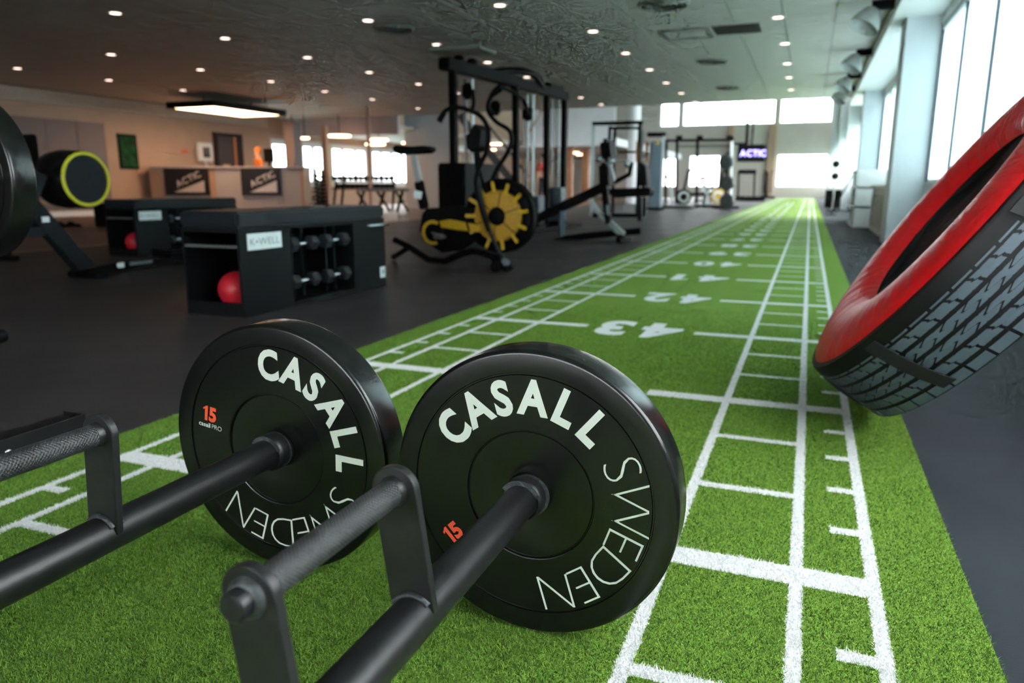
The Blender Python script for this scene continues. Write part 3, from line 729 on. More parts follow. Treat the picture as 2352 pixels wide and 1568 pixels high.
# ================================================================ STORAGE BENCHES
def hex_dumbbell():
    t = thing('hex_dumbbell', 'x', 'dumbbell')
    for s in (-1, 1):
        m = MB(); m.lathe([(.0001, s*.062), (.040, s*.062), (.046, s*.068), (.046, s*.115), (.040, s*.122), (.0001, s*.122)], 6); m.build('head', M('dark grey rubber', (40, 45, 50), .5), t)
    MB().tube([(0, -.064, 0), (0, -.03, 0), (0, 0, 0), (0, .03, 0), (0, .064, 0)], [.0135, .015, .0165, .015, .0135], 16).build('handle', chrome, t, smooth=50)
    return t
BW, BL, BH = .39, 1.435, .556
def storage_bench(label, x1, y0, tag_text=True):
    """x1: right face, y0: near end"""
    t = thing('storage_bench', label, 'storage bench', (x1-BW/2, y0+BL/2, 0), (0, 0, 0), 'black storage benches')
    hw, hl = BW/2, BL/2; pm = M('black bench panel', (11, 14, 15), .5, var=.08, spec=.2)
    MB().b2((-hw-.004, -hl-.004, BH-.086), (hw+.004, hl+.004, BH), .014).build('cushion', M('charcoal vinyl cushion', (22, 28, 34), .45, var=.06, bump=.03, spec=.3), t)
    MB().b2((-hw, -hl, BH-.11), (hw, hl, BH-.087)).build('top_board', pm, t)
    MB().b2((-hw, -hl, 0), (hw, hl, .028)).build('base_board', pm, t)
    MB().b2((-hw, -hl, .028), (-hw+.016, hl, BH-.11)).build('back_panel', pm, t)
    MB().b2((hw-.016, -hl, .028), (hw, -hl+.40, BH-.11)).build('side_panel', pm, t)
    MB().b2((hw-.016, hl-.37, .028), (hw, hl, BH-.11)).build('side_panel', pm, t)
    MB().b2((-hw+.016, -hl+.40, .028), (hw, -hl+.416, BH-.11)).build('divider', pm, t)
    MB().b2((-hw+.016, hl-.386, .028), (hw, hl-.37, BH-.11)).build('divider', pm, t)
    MB().b2((-hw+.016, hl-.016, .028), (hw-.016, hl, BH-.11)).build('end_panel', pm, t)
    MB().b2((-hw+.016, -hl, .028), (hw-.016, -hl+.014, .075)).build('lower_lip', pm, t)
    MB().b2((-hw+.016, -hl+.004, BH-.19), (hw-.016, -hl+.02, BH-.176)).build('front_rail', M('gunmetal rail', (110, 114, 112), .4, metal=.5), t)
    # upright cradles for the dumbbells
    for yc in (-hl+.416+.17, -hl+.416+.50):
        for s in (-1, 1):
            MB().b2((hw-.10, yc+s*.045-.006, .028), (hw-.088, yc+s*.045+.006, BH-.11)).build('cradle_post', blk2, t)
            for zz in (.13, .35): MB().b2((hw-.09, yc+s*.045-.006, zz-.022), (hw-.015, yc+s*.045+.006, zz-.0165)).build('cradle_arm', blk2, t)
    MB().tube([(hw-.03, hl-.22, BH-.135), (hw+.02, hl-.21, BH-.13), (hw+.03, hl-.18, BH-.13), (hw+.03, hl+.0, BH-.13), (hw+.02, hl+.02, BH-.13), (hw-.03, hl+.025, BH-.13)], .011, 12).build('pull_handle', chrome, t, smooth=50)
    pl = MB().b2((hw, -hl+.06, BH-.205), (hw+.003, -hl+.335, BH-.118)).build('name_plate', white_tag, t)
    flat_text('lettering', 'K•WELL', .036, grey_ink, pl, (hw+.003, -hl+.1975, BH-.1615), (0, 1, 0), (0, 0, 1), -.005, .2, 1.25)
    pl = MB().b2((hw, hl-.075, .06), (hw+.003, hl-.012, .135)).build('small_sticker', white_tag, t)
    MB().b2((hw+.003, hl-.05, .085), (hw+.0034, hl-.03, .115)).build('sticker_mark', grey_ink, pl)
    return t, [(x1-.055, y0+.416+.17, .35), (x1-.055, y0+.416+.50, .35), (x1-.055, y0+.416+.17, .13), (x1-.055, y0+.416+.50, .13)]
b1, s1 = storage_bench('black storage bench nearer the turf with four dumbbells in its open side', -2.02, 3.053)
b2_, s2 = storage_bench('black storage bench further back, partly hidden by the nearer bench', -5.45, 5.45)
db = hex_dumbbell(); db.location = s1[0]
where = ['upper left', 'upper right', 'lower left', 'lower right']
db['label'] = 'chrome handled hex dumbbell, upper left in the nearer storage bench'; db['group'] = 'hex dumbbells in the benches'
for i in range(1, 4): dup(db, s1[i], None, 'chrome handled hex dumbbell, %s in the nearer storage bench' % where[i])
dup(db, s2[0], None, 'chrome handled hex dumbbell, upper one in the far storage bench'); dup(db, s2[2], None, 'chrome handled hex dumbbell, lower one in the far storage bench')
def ball(label, loc, r=.1):
    o = MB().sphere((0, 0, 0), r, 32, 20).build('medicine_ball', red_ball, smooth=80); o.location = loc
    MB().lathe([(.0001, r+.0008), (.004, r+.0006), (.006, r-.0005)], 12, (0, 0, 0), 'X').build('valve', white_tag, o)
    return tag(o, label, 'ball', 'red balls')
ball('red rubber ball in the open end of the nearer storage bench', (-2.172, 3.053+.127, .028+.1015))
ball('red rubber ball in the open end of the far storage bench', (-5.60, 5.45+.127, .028+.1015))

# ================================================================ AIR BIKE (yellow fan)
YBK = 5.80
bike = thing('air_bike', 'black and yellow air bike with a big fan wheel and silver seat post', 'exercise bike', (-2.1, YBK, 0))
def bp_(u, v, dy=0.): p = gy(u, v, YBK+dy); return Vector((p[0]+2.1, dy, p[2]))
fc = bp_(1148, 496); fr_ = .30
ycov = M('amber fan mesh', (176, 132, 12), .55, var=.25, scale=90)
MB().lathe([(.075, -.07), (.205, -.06), (.212, -.05), (.212, -.03)], 64, fc).build('fan_disc', ycov, bike, smooth=40)
MB().lathe([(.0001, -.095), (.055, -.09), (.078, -.07), (.08, -.03)], 40, fc).build('fan_hub', blk, bike, smooth=50)
MB().lathe([(.212, -.03), (.214, .03), (.292, .04), (.292, .07), (.0001, .075)], 48, fc).build('fan_back', blk, bike, smooth=40)
cg = MB()
for r_, yy in ((fr_, 0.), (fr_, .09), (fr_-.02, -.07)):
    cg.tube([fc+Vector((r_*math.cos(a), yy, r_*math.sin(a))) for a in [2*PI*i/48 for i in range(48)]], .011 if r_ == fr_ else .008, 8, closed=True)
cg.lathe([(fr_-.004, -.01), (fr_+.004, -.01), (fr_+.004, .10), (fr_-.004, .10), (fr_-.004, -.01)], 64, fc)
cg.build('fan_cage', blk, bike, smooth=50)
for deg in (97, 68, 40, 124, -20, -48, -78, -110, 10, 150, 180, 210):
    a = math.radians(deg); e = Vector((math.cos(a), 0, math.sin(a)))
    MB().bar(fc+e*.195+Vector((0, -.062, 0)), fc+e*.285+Vector((0, -.075, 0)), .03, .012, up=(0, 1, 0), bev=.003).build('fan_blade', yellow, bike)
for deg in (20, 80, 140, 200, 260, 320):
    a = math.radians(deg); e = Vector((math.cos(a), 0, math.sin(a)))
    MB().bar(fc+e*.075+Vector((0, -.0705, 0)), fc+e*.21+Vector((0, -.064, 0)), .006, .006, up=(0, 1, 0)).build('fan_rib', blk, bike)
# chain guard and crank
cc = bp_(1001, 533)
MB().lathe([(.0001, -.055), (.10, -.055), (.112, -.045), (.112, .05), (.0001, .05)], 40, cc+Vector((0, 0, 0))).build('crank_case', blk, bike, smooth=40)
m = MB(); P1 = []
m.lathe([(.078, -.058), (.106, -.058), (.106, -.050), (.078, -.050), (.078, -.058)], 40, cc, 'Y', math.radians(55), math.radians(295)); m.build('yellow_arc', yellow, bike)
m = MB(); q = [bp_(1017, 507), bp_(1040, 503), bp_(1108, 516), bp_(1111, 523), bp_(1106, 532), bp_(1062, 528), bp_(1020, 521)]
m.prism([(v.x, v.z) for v in q], 'Y', -.062, -.052); m.build('chain_guard', yellow, bike, bevel=.003)
m = MB(); q = [bp_(975, 490), bp_(985, 478), bp_(1060, 474), bp_(1130, 488), bp_(1130, 520), bp_(1060, 575), bp_(1020, 580), bp_(990, 560), bp_(968, 530)]
m.prism([(v.x, v.z) for v in q], 'Y', -.048, .05); m.build('drive_body', blk, bike, bevel=.008)
MB().bar(cc+Vector((0, -.08, 0)), cc+Vector((.11, -.08, -.02)), .02, .016, up=(0, 1, 0), bev=.003).build('crank', chrome, bike)
MB().b2(tuple(cc+Vector((.07, -.19, -.045))), tuple(cc+Vector((.15, -.09, -.012))), .006).build('pedal', M('grey pedal', (120, 118, 112), .4, metal=.4), bike)
MB().bar(cc+Vector((0, .08, 0)), cc+Vector((-.11, .08, .02)), .02, .016, up=(0, 1, 0)).build('crank', chrome, bike)
MB().b2(tuple(cc+Vector((-.15, .09, .01))), tuple(cc+Vector((-.07, .19, .04))), .006).build('pedal', blk, bike)
# frame tubes
MB().tube([bp_(905, 550), bp_(940, 567), bp_(985, 596), bp_(1022, 600), bp_(1062, 582), bp_(1085, 577), bp_(1110, 582), bp_(1150, 596)], .028, 12).build('frame_tube', blk, bike, smooth=60)
MB().tube([bp_(905, 590, -.25), bp_(905, 590, .25)], .026, 12).build('rear_foot', blk, bike, smooth=60)
MB().tube([bp_(940, 567), bp_(905, 590)], .024, 12).build('frame_tube', blk, bike, smooth=60)
m = MB(); m.bar(bp_(1162, 602, -.27), bp_(1162, 602, .27), .07, .05, bev=.012); m.build('front_foot', M('grey blue foot', (70, 84, 92), .4), bike)
for dy in (-.30, .30, -.2):
    c0 = bp_(1140 if dy != -.2 else 1165, 612, dy); c0.z = .046
    MB().tube([c0+Vector((0, -.03, 0)), c0+Vector((0, .03, 0))], .045, 16).build('foot_wheel', blk, bike, smooth=40)
for dy in (-.11, .13):
    MB().tube([bp_(1095, 395, dy), bp_(1108, 470, dy), bp_(1125, 535, dy), bp_(1156, 594, dy)], .017, 10).build('fork_tube', blk2, bike, smooth=60)
# seat
MB().bar(bp_(975, 480), bp_(962, 415), .085, .05, up=(0, 1, 0), bev=.012).build('seat_sleeve', blk, bike)
MB().bar(bp_(966, 432), bp_(948, 350), .055, .035, up=(0, 1, 0), bev=.006).build('seat_post', silver, bike)
s0 = bp_(966, 447); MB().box(tuple(s0+Vector((0, -.052, 0))), (.075, .006, .065), Matrix.Rotation(.22, 3, 'Y')).build('white_tag', white_tag, bike)
m = MB(); q = [bp_(911, 340), bp_(918, 334), bp_(955, 337), bp_(985, 335), bp_(994, 342), bp_(985, 352), bp_(955, 354), bp_(925, 355), bp_(913, 348)]
m.prism([(v.x, v.z) for v in q], 'Y', -.09, .09); m.build('saddle', blk, bike, bevel=.02)
# handlebars
def smooth_pts(pts, k=4):
    P = [pts[0]]+pts+[pts[-1]]; out = []
    for i in range(1, len(P)-2):
        for j in range(k):
            t_ = j/k; a, b, c, d = P[i-1], P[i], P[i+1], P[i+2]
            out.append(.5*((2*b)+(c-a)*t_+(2*a-5*b+4*c-d)*t_*t_+(3*b-a-3*c+d)*t_**3))
    return out+[pts[-1]]
hb = [(1012, 274), (1022, 255), (1045, 246), (1075, 252), (1105, 268), (1122, 300), (1118, 345), (1100, 385), (1093, 420), (1103, 470), (1122, 532)]
MB().tube(smooth_pts([bp_(u, v, -.22+.1*i/10) for i, (u, v) in enumerate(hb)]), .019, 12).build('arm_lever', blk, bike, smooth=60)
MB().tube([bp_(1009, 279, -.22), bp_(1020, 258, -.22)], .024, 12).build('hand_grip', blk, bike, smooth=60)
hb2 = [(1150, 205), (1128, 222), (1120, 252), (1140, 280), (1170, 300), (1174, 330), (1160, 360), (1140, 392), (1128, 420)]
MB().tube(smooth_pts([bp_(u, v, .24) for u, v in hb2]), .019, 12).build('arm_lever', blk, bike, smooth=60)
MB().tube([bp_(1152, 203, .24), bp_(1132, 216, .24)], .024, 12).build('hand_grip', blk, bike, smooth=60)
MB().tube([bp_(1100, 400, -.14), bp_(1100, 400, .16)], .026, 12).build('pivot', blk, bike, smooth=60)
m = MB(); q = [bp_(1080, 318), bp_(1100, 285), bp_(1116, 300), bp_(1112, 340), bp_(1092, 352), bp_(1082, 340)]
m.prism([(v.x, v.z) for v in q], 'Y', -.10, .10); m.build('console', blk, bike, bevel=.012)
MB().tube([bp_(1095, 345), bp_(1100, 400), bp_(1130, 480)], .03, 12).build('console_post', blk, bike, smooth=60)
# ================================================================ CABLE CROSSOVER behind the bike
RO = np.array([-3.41, 10.6, 0.]); RA = math.atan2(.42, 3.54); RE = np.array([math.sin(RA), math.cos(RA), 0.]); RN = np.array([math.cos(RA), -math.sin(RA), 0.])
rig = thing('cable_crossover', 'tall black cable crossover frame with weight stacks and pull-up grips behind the bike', 'cable machine', RO, (0, 0, -RA))
def rp(u, v, dx=0.):
    q = ray(u, v); p = CAM+q*((RN@(RO-CAM)+dx)/(RN@q)); return Vector((dx, RE@(p-RO), p[2]))
yA = [rp(u, 300).y for u in (1042, 1077, 1130, 1185, 1216, 1256, 1296)]
HT = 2.16
for k in (0, 3, 5, 6):
    MB().b2((-.045, yA[k]-.045, 0), (.045, yA[k]+.045, HT), .006).build('post', blk, rig)
for k, dx in ((1, -.05), (1, .06), (4, -.05), (4, .06)):
    MB().tube([(dx, yA[k], .1), (dx, yA[k], HT-.1)], .024, 12).build('guide_rod', silver, rig, smooth=60)
yst = (yA[5]+yA[6])/2
for dx in (-.06, .06): MB().tube([(dx, yst, .1), (dx, yst, HT-.1)], .012, 10).build('guide_rod', silver, rig, smooth=60)
MB().bar((0, yA[0]-.22, HT+.02), (0, yA[3]+.1, HT+.02), .16, .15, bev=.015).build('top_beam', blk, rig)
MB().bar((0, yA[3]-.1, HT), (0, yA[6]+.06, HT), .14, .14, bev=.015).build('top_beam', blk, rig)
MB().tube(smooth_pts([Vector((0, yA[2], HT+.06)), Vector((.1, yA[3]-.1, HT+.16)), Vector((.1, yA[4], HT+.14)), Vector((0, yA[5]-.1, HT-.04))]), .05, 12).build('arched_arm', blk, rig, smooth=60)
for yy in (yA[0]+.15, yA[1]+.1):
    MB().b2((-.06, yy-.06, HT+.06), (.06, yy+.06, HT+.17), .02).build('pulley_housing', blk, rig)
MB().b2((-.06, yA[5]-.02, HT-.02), (.06, yA[6]-.12, HT+.14), .02).build('pulley_housing', blk, rig)
for yy, z0, s in ((yA[1], HT-.15, .16), (yA[4]-.05, HT-.3, .14), (yA[2]+.1, HT-.3, .12)):
    MB().b2((-.07, yy-s/2, z0-.2), (.07, yy+s/2, z0), .03).build('carriage', blk, rig)
for pts in ([(1150, 195), (1130, 215), (1122, 245), (1132, 262)], [(1150, 200), (1185, 215), (1205, 235), (1210, 262)], [(1085, 205), (1088, 235), (1084, 255)]):
    MB().tube(smooth_pts([rp(u, v, .25) for u, v in pts]), .028, 10).build('pull_up_grip', blk, rig, smooth=60)
for yy in (yA[0]+.3, yA[4]-.12, yA[4]+.15, yst-.05, yst+.05, yA[3]+.2):
    MB().tube([(.02, yy, .6), (.0, yy, HT-.1)], .008, 6).build('cable', blk, rig)
pm_ = MB().b2((-.16, -.11, -.018), (.16, .11, .018), .004).mesh('weight_plate'); pm_.materials.append(slate)
for yy, n0, top in ((yst, 13, 1.05), (yA[4]+.12, 10, .95)):
    for i in range(n0): link('weight_plate', pm_, None, rig, loc=(0, yy, .14+i*.042))
    MB().b2((-.18, yy-.13, .02), (.18, yy+.13, .11), .01).build('stack_base', blk, rig)
MB().b2((-.2, yA[0]-.1, 0), (.22, yA[1]+.45, .98), .02).build('stack_shroud', M('dark charcoal shroud', (12, 12, 13), .55, spec=.1), rig)
MB().b2((-.3, yA[0]-.35, 0), (.3, yA[6]+.15, .05), .01).build('base_frame', blk, rig)
MB().tube([rp(1233, 215, .1), rp(1242, 262, .1), rp(1215, 305, .1)], .012, 8).build('band', wood, rig)

# ================================================================ PLATE LOADED ROW MACHINE
MY = 9.25
mac = thing('row_machine', 'black plate loaded bench machine with upright pad and pale leg at turf edge', 'weight machine', (-1.9, MY, 0))
def mp_(u, v, dy=0.): p = gy(u, v, MY+dy); return Vector((p[0]+1.9, dy, p[2]))
MB().bar(mp_(1215, 512), mp_(1390, 428), .12, .12, bev=.02).build('main_beam', blk, mac)
MB().tube([mp_(1190, 597, -.15), mp_(1245, 566, -.1), mp_(1300, 548), mp_(1350, 541, .1), mp_(1470, 530, .35)], .045, 10).build('lower_frame', blk, mac, smooth=60)
MB().tube([mp_(1170, 606, -.45), mp_(1200, 592, .3)], .04, 10).build('rear_foot', blk, mac, smooth=60)
MB().tube([mp_(1290, 545), mp_(1290, 480)], .045, 12).build('plate_horn', slate, mac, smooth=40)
MB().tube([mp_(1290, 480), mp_(1290, 470)], .055, 12).build('horn_cap', silver, mac, smooth=40)
MB().bar(mp_(1352, 452), mp_(1382, 498), .06, .05, bev=.01).build('leg', silver, mac)
MB().bar(mp_(1378, 492), mp_(1432, 540), .10, .08, bev=.01).build('leg', M('pale grey green paint', (150, 160, 156), .45), mac)
MB().tube([mp_(1420, 552, -.3), mp_(1446, 550, .25)], .036, 12).build('front_foot', blk, mac, smooth=60)
MB().tube([mp_(1424, 548, -.2), mp_(1424, 548, -.12)], .05, 12).build('foot_wheel', blk, mac, smooth=60)
MB().bar(mp_(1388, 425), mp_(1398, 515), .10, .08, bev=.01).build('pad_stem', blk, mac)
MB().bar(mp_(1394, 470, -.06), mp_(1396, 495, -.06), .06, .03).build('stem_cover', slate, mac)
MB().bar(mp_(1396, 320), mp_(1400, 372), .40, .12, up=(1, 0, 0), bev=.04).build('head_pad', blk, mac)
MB().bar(mp_(1392, 374), mp_(1394, 432), .34, .12, up=(1, 0, 0), bev=.03).build('chest_pad', blk, mac)
for u, v in ((1377, 366), (1404, 369), (1440, 376)):
    c0 = mp_(u, v, -.16); MB().sphere(tuple(c0), .045, 14, 8).build('knob', silver, mac, smooth=60)
MB().tube([mp_(1400, 372, -.12), mp_(1412, 415, -.12)], .02, 8).build('handle_rod', silver, mac, smooth=60)
MB().tube([mp_(1412, 418), mp_(1446, 400), mp_(1450, 372)], .03, 10).build('handle_arm', blk, mac, smooth=60)
m = MB(); q = [mp_(1405, 433), mp_(1495, 430), mp_(1500, 438), mp_(1496, 450), mp_(1420, 454), mp_(1405, 447)]
m.prism([(v.x, v.z) for v in q], 'Y', -.14, .14); m.build('seat_pad', blk, mac, bevel=.02)
MB().bar(mp_(1470, 452), mp_(1470, 508), .06, .05).build('leg', blk2, mac)
MB().bar(mp_(1480, 452, .25), mp_(1480, 498, .25), .06, .05).build('leg', blk2, mac)
MB().bar(mp_(1478, 375, .1), mp_(1482, 432, .1), .30, .10, up=(1, 0, 0), bev=.03).build('back_pad', blk, mac)

# ================================================================ RACKS AND MACHINES FURTHER DOWN
def wp(u, v, d): return Vector(gd(u, v, d))
def base_thing(name, label, cat, u, d, group=None):
    p = gd(u, 427, d); return thing(name, label, cat, (p[0], p[1], 0), (0, 0, YAW), group)
def lp(t, u, v, d):
    """pixel at depth d in the thing's own (camera facing) axes"""
    p = Vector(gd(u, v, d))-t.location; c, s = math.cos(YAW), math.sin(YAW)
    return Vector((c*p.x+s*p.y, -s*p.x+c*p.y, p.z))
sq = base_thing('squat_rack', 'black square tube squat rack in front of the round white column', 'squat rack', 1420, 16.5)
for u, d, tp in ((1363, 16.5, 288), (1470, 16.5, 280), (1401, 17.8, 290), (1412, 18.6, 292)):
    a = lp(sq, u, tp, d); MB().bar((a.x, a.y, 0), a, .07, .07, up=(0, 1, 0)).build('post', blk if u != 1363 else silver, sq)
MB().bar(lp(sq, 1360, 284, 16.5), lp(sq, 1476, 281, 16.5), .08, .08).build('top_beam', blk, sq)
MB().bar(lp(sq, 1398, 294, 17.8), lp(sq, 1472, 294, 17.8), .06, .06).build('top_beam', blk, sq)
MB().bar(lp(sq, 1420, 349, 17.), lp(sq, 1462, 349, 17.), .05, .05).build('cross_beam', blk, sq)
for u in (1464, 1486): MB().bar(lp(sq, u, 325, 16.2), lp(sq, u-1, 372, 16.2), .06, .04).build('wood_grip', wood, sq)
MB().bar(lp(sq, 1476, 300, 16.4), lp(sq, 1474, 400, 16.4), .05, .05).build('guide_rod', silver, sq)
a = lp(sq, 1363, 420, 16.5); b = lp(sq, 1470, 420, 16.5)
MB().b2((a.x, a.y-.05, 0), (b.x, a.y+.05, .08)).build('base_beam', blk, sq)
MB().b2((a.x+.4, a.y, 0), (a.x+.5, lp(sq, 1412, 420, 18.6).y, .08)).build('base_beam', blk, sq)
tw = base_thing('cable_tower', 'slate blue cable tower with a small yellow mark', 'cable machine', 1503, 21.5)
a = lp(tw, 1490, 306, 21.5); b = lp(tw, 1515, 306, 21.5)
MB().b2((a.x, -.15, .06), (b.x, .15, a.z-.25), .02).build('shroud', slate, tw)
MB().b2((b.x, -.1, .06), (b.x+.08, .1, a.z-.1), .01).build('side_post', silver, tw)
MB().b2((a.x-.03, -.2, 0), (b.x+.1, .2, .07)).build('base', blk, tw)
MB().b2((a.x-.1, -.1, a.z-.12), (b.x+.12, .1, a.z), .02).build('pulley_head', blk, tw)
c0 = lp(tw, 1504, 330, 21.5); MB().box((c0.x, -.152, c0.z), (.10, .006, .08)).build('yellow_mark', yellow, tw)
pf = base_thing('pull_up_rig', 'long black pull-up rig on posts before the far windows', 'training rig', 1600, 30.)
for u in (1530, 1555, 1602, 1681): MB().bar((lp(pf, u, 320, 30).x, 0, 0), lp(pf, u, 322, 30.), .10, .10, up=(0, 1, 0)).build('post', blk if u != 1681 else silver, pf)
MB().bar(lp(pf, 1520, 323, 30), lp(pf, 1685, 321, 30), .12, .10).build('top_bar', blk, pf)
for v in (334, 338): MB().bar(lp(pf, 1555, v, 30.6), lp(pf, 1680, v-1, 30.6), .03, .03).build('rung_bar', blk, pf)
for u in (1560, 1607, 1676): MB().box(tuple(lp(pf, u, 316, 30.)), (.22, .2, .16)).build('joint_plate', blk, pf)
MB().bar(lp(pf, 1715, 330, 30), lp(pf, 1718, 252, 30), .1, .1, up=(0, 1, 0)).build('rope', blk, pf)
MB().bar(lp(pf, 1681, 330, 30), lp(pf, 1716, 330, 30), .08, .08).build('top_bar', blk, pf)
tree = base_thing('plate_tree', 'black stand stacked with large round plates beside the screen', 'plate rack', 1668, 23.)
MB().bar((0, 0, 0), lp(tree, 1672, 350, 23), .08, .08, up=(0, 1, 0)).build('post', blk, tree)
MB().b2((-.35, -.3, 0), (.35, .3, .06)).build('base', blk, tree)
def far_plate(t_, u, v, d, r, mt, name='plate'):
    c0 = lp(t_, u, v, d); return c0
pts = [(1668, 372), (1670, 420), (1670, 461)]
for i, (u, v) in enumerate(pts):
    c0 = gd(u, v, 22.6); o = MB(); o.lathe([(.03, -.05), (.05, -.06), (.20, -.045), (.225, -.03), (.225, .03), (.20, .045), (.03, .05), (.03, -.05)], 32)
    o = o.build('stacked_plate', M('grey green rubber', (52, 60, 58), .35), smooth=35); o.location = (c0[0], c0[1], max(c0[2], .24)); o.rotation_euler = (0, 0, YAW-.5)
    MB().lathe([(.2, -.0465), (.216, -.040), (.226, -.0), (.216, .04)], 32, a0=-.2, a1=1.2).build('bright_rim', silver, o, smooth=40)
    tag(o, ('top', 'middle', 'bottom')[i]+' round plate hung on the stand beside the screen', 'weight plate', 'plates on the far stand')
    MB().tube([lp(tree, 1672, v, 23.), lp(tree, u, v, 22.55)], .025, 8).build('peg', blk, tree)
def far_bike(label, u, v, d, yel, sc=1.):
    t = base_thing('spin_bike', label, 'exercise bike', u, d, 'far exercise bikes')
    MB().tube([(-.45, 0, .05), (.45, 0, .05)], .04, 8).build('frame', blk, t)
    MB().tube([(-.45, -.25, .04), (-.45, .25, .04)], .04, 8).build('foot', blk, t); MB().tube([(.45, -.25, .04), (.45, .25, .04)], .04, 8).build('foot', blk, t)
    MB().lathe([(.0001, -.05), (.22, -.05), (.24, -.03), (.24, .03), (.22, .05), (.0001, .05)], 28, (.25, 0, .36)).build('wheel', yellow if yel else blk, t, smooth=40)
    MB().lathe([(.1, -.056), (.18, -.056), (.18, -.05), (.1, -.05)], 24, (.25, 0, .36)).build('wheel_ring', chrome, t)
    MB().bar((-.05, 0, .1), (-.22, 0, .92), .06, .06).build('seat_post', silver, t); MB().b2((-.38, -.08, .92), (-.1, .08, 1.0), .03).build('saddle', blk, t)
    MB().bar((.2, 0, .3), (.36, 0, 1.1), .07, .06).build('handle_post', blk, t); MB().tube([(.36, -.2, 1.1), (.42, -.2, 1.18), (.42, .2, 1.18), (.36, .2, 1.1)], .025, 8).build('handlebar', blk, t)
    for s in (-1, 1): MB().sphere((.42, s*.2, 1.18), .035, 10, 6).build('grip', chrome, t)
    return t
far_bike('dark exercise bike standing beside the slate blue tower', 1552, 478, 22.7, False)
far_bike('exercise bike with yellow wheel left of the plate stand', 1632, 474, 24., True)
far_bike('exercise bike in front of the far left lower window', 1622, 455, 33., False)
fb_ = base_thing('flat_bench', 'long black flat bench on the floor between the far bikes', 'bench', 1592, 26.)
MB().b2((-.6, -.15, .36), (.6, .15, .46), .03).build('pad', blk, fb_)
for s in (-.45, .45): MB().b2((s-.03, -.2, 0), (s+.03, .2, .36)).build('leg', silver, fb_)
tm = base_thing('treadmill', 'dark treadmill below the screen at the far end', 'treadmill', 1730, 34.)
MB().b2((-.45, -.4, .0), (.45, 1.2, .22), .03).build('deck', blk, tm)
for s in (-.38, .38): MB().bar((s, 1.0, .2), (s, 1.1, 1.35), .07, .07).build('upright', blk, tm)
MB().b2((-.42, .95, 1.25), (.42, 1.15, 1.45), .03).build('console', blk, tm)
xt = base_thing('cross_trainer', 'slim dark cross trainer right of the treadmill', 'cross trainer', 1764, 42.)
MB().b2((-.25, -.6, 0), (.25, .6, .12), .02).build('base', blk, xt); MB().bar((0, .2, .1), (0, .3, 1.5), .12, .1).build('mast', blk, xt)
for s in (-.2, .2): MB().tube([(s, .1, .3), (s, .25, 1.2), (s, .05, 1.6)], .03, 8).build('arm_lever', blk, xt)
# screen
tv = base_thing('television', 'black hanging screen with glowing purple letters', 'television', 1721, 33.)
a, b = lp(tv, 1690, 333, 33.), lp(tv, 1752, 372, 33.)
MB().b2((a.x, -.04, b.z), (b.x, .06, a.z), .01).build('case', blk, tv)
flat_text('screen_letters', 'ACTIC', .28, M('lit letters', (90, 80, 190), .5, emit=(150, 140, 255), es=2.2), tv, ((a.x+b.x)/2+.05, -.042, (a.z+b.z)/2), (1, 0, 0), (0, 0, 1), .03, .1, .95, lift=.003)
MB().b2(((a.x+b.x)/2-.03, 0, a.z), ((a.x+b.x)/2+.03, .05, ZR)).build('ceiling_pole', blk, tv)

# ================================================================ RIGHT SIDE FURNITURE
sh = thing('white_shelf', 'low white open shelf beside the window columns', 'shelf', (1.66, 14.6, 0))
for zz in (.0, .32, .64, .92): MB().b2((-.24, -.75, zz), (.27, .75, zz+.035)).build('shelf_board', white_paint, sh)
for yy in (-.73, 0, .73): MB().b2((-.22, yy-.02, .035), (.25, yy+.02, .92)).build('side_panel', white_paint, sh)
rc = thing('radiator_cover', 'beige radiator cover below the window behind the tire', 'radiator cover', (1.8, 12., 0))
MB().b2((-.14, -1.4, 0), (.148, 1.4, .66)).build('case', M('beige cover', (190, 184, 172), .6), rc)
MB().b2((-.17, -1.42, .66), (.148, 1.42, .7)).build('top', white_paint, rc)
for i in range(9): MB().b2((-.146, -1.3+i*.3, .1), (-.14, -1.08+i*.3, .56)).build('grille', M('cover grille', (160, 154, 142), .6), rc)
bn = thing('storage_bin', 'black bin beside the turf at the far right', 'bin', gz(1912, 476))
MB().b2((-.25, -.3, 0), (.25, .3, .52), .02).build('body', blk, bn); MB().b2((-.27, -.32, .52), (.27, .32, .56), .01).build('rim', blk, bn)
p = bn.location
o = tag(MB().b2((-.22, -.25, 0), (.22, .25, .22), .05).build('folded_towels', white_paint), 'heap of white towels on the black bin', 'towels'); o.location = (p.x, p.y, .56)
pb_ = thing('mop_pole', 'thin black pole leaning beside the black bin', 'pole', gz(1887, 494)+np.array([.2, 0, 0]))
MB().tube([(0, 0, .015), (.45, .9, .95)], .02, 8).build('shaft', blk, pb_); MB().b2((-.12, -.05, 0), (.12, .05, .03)).build('head', blk, pb_)
kb = thing('kettlebell_stand', 'small dark stand with two round weights beside the white shelf', 'weight stand', np.array([1.33, 22.4, 0]))
MB().b2((-.15, -.15, 0), (.15, .15, .04)).build('base', blk, kb); MB().tube([(0, 0, .03), (0, 0, 1.3)], .025, 8).build('post', silver, kb)
for zz in (.95, 1.27): MB().sphere((0, 0, zz), .10, 14, 8).build('round_weight', blk, kb, smooth=60)
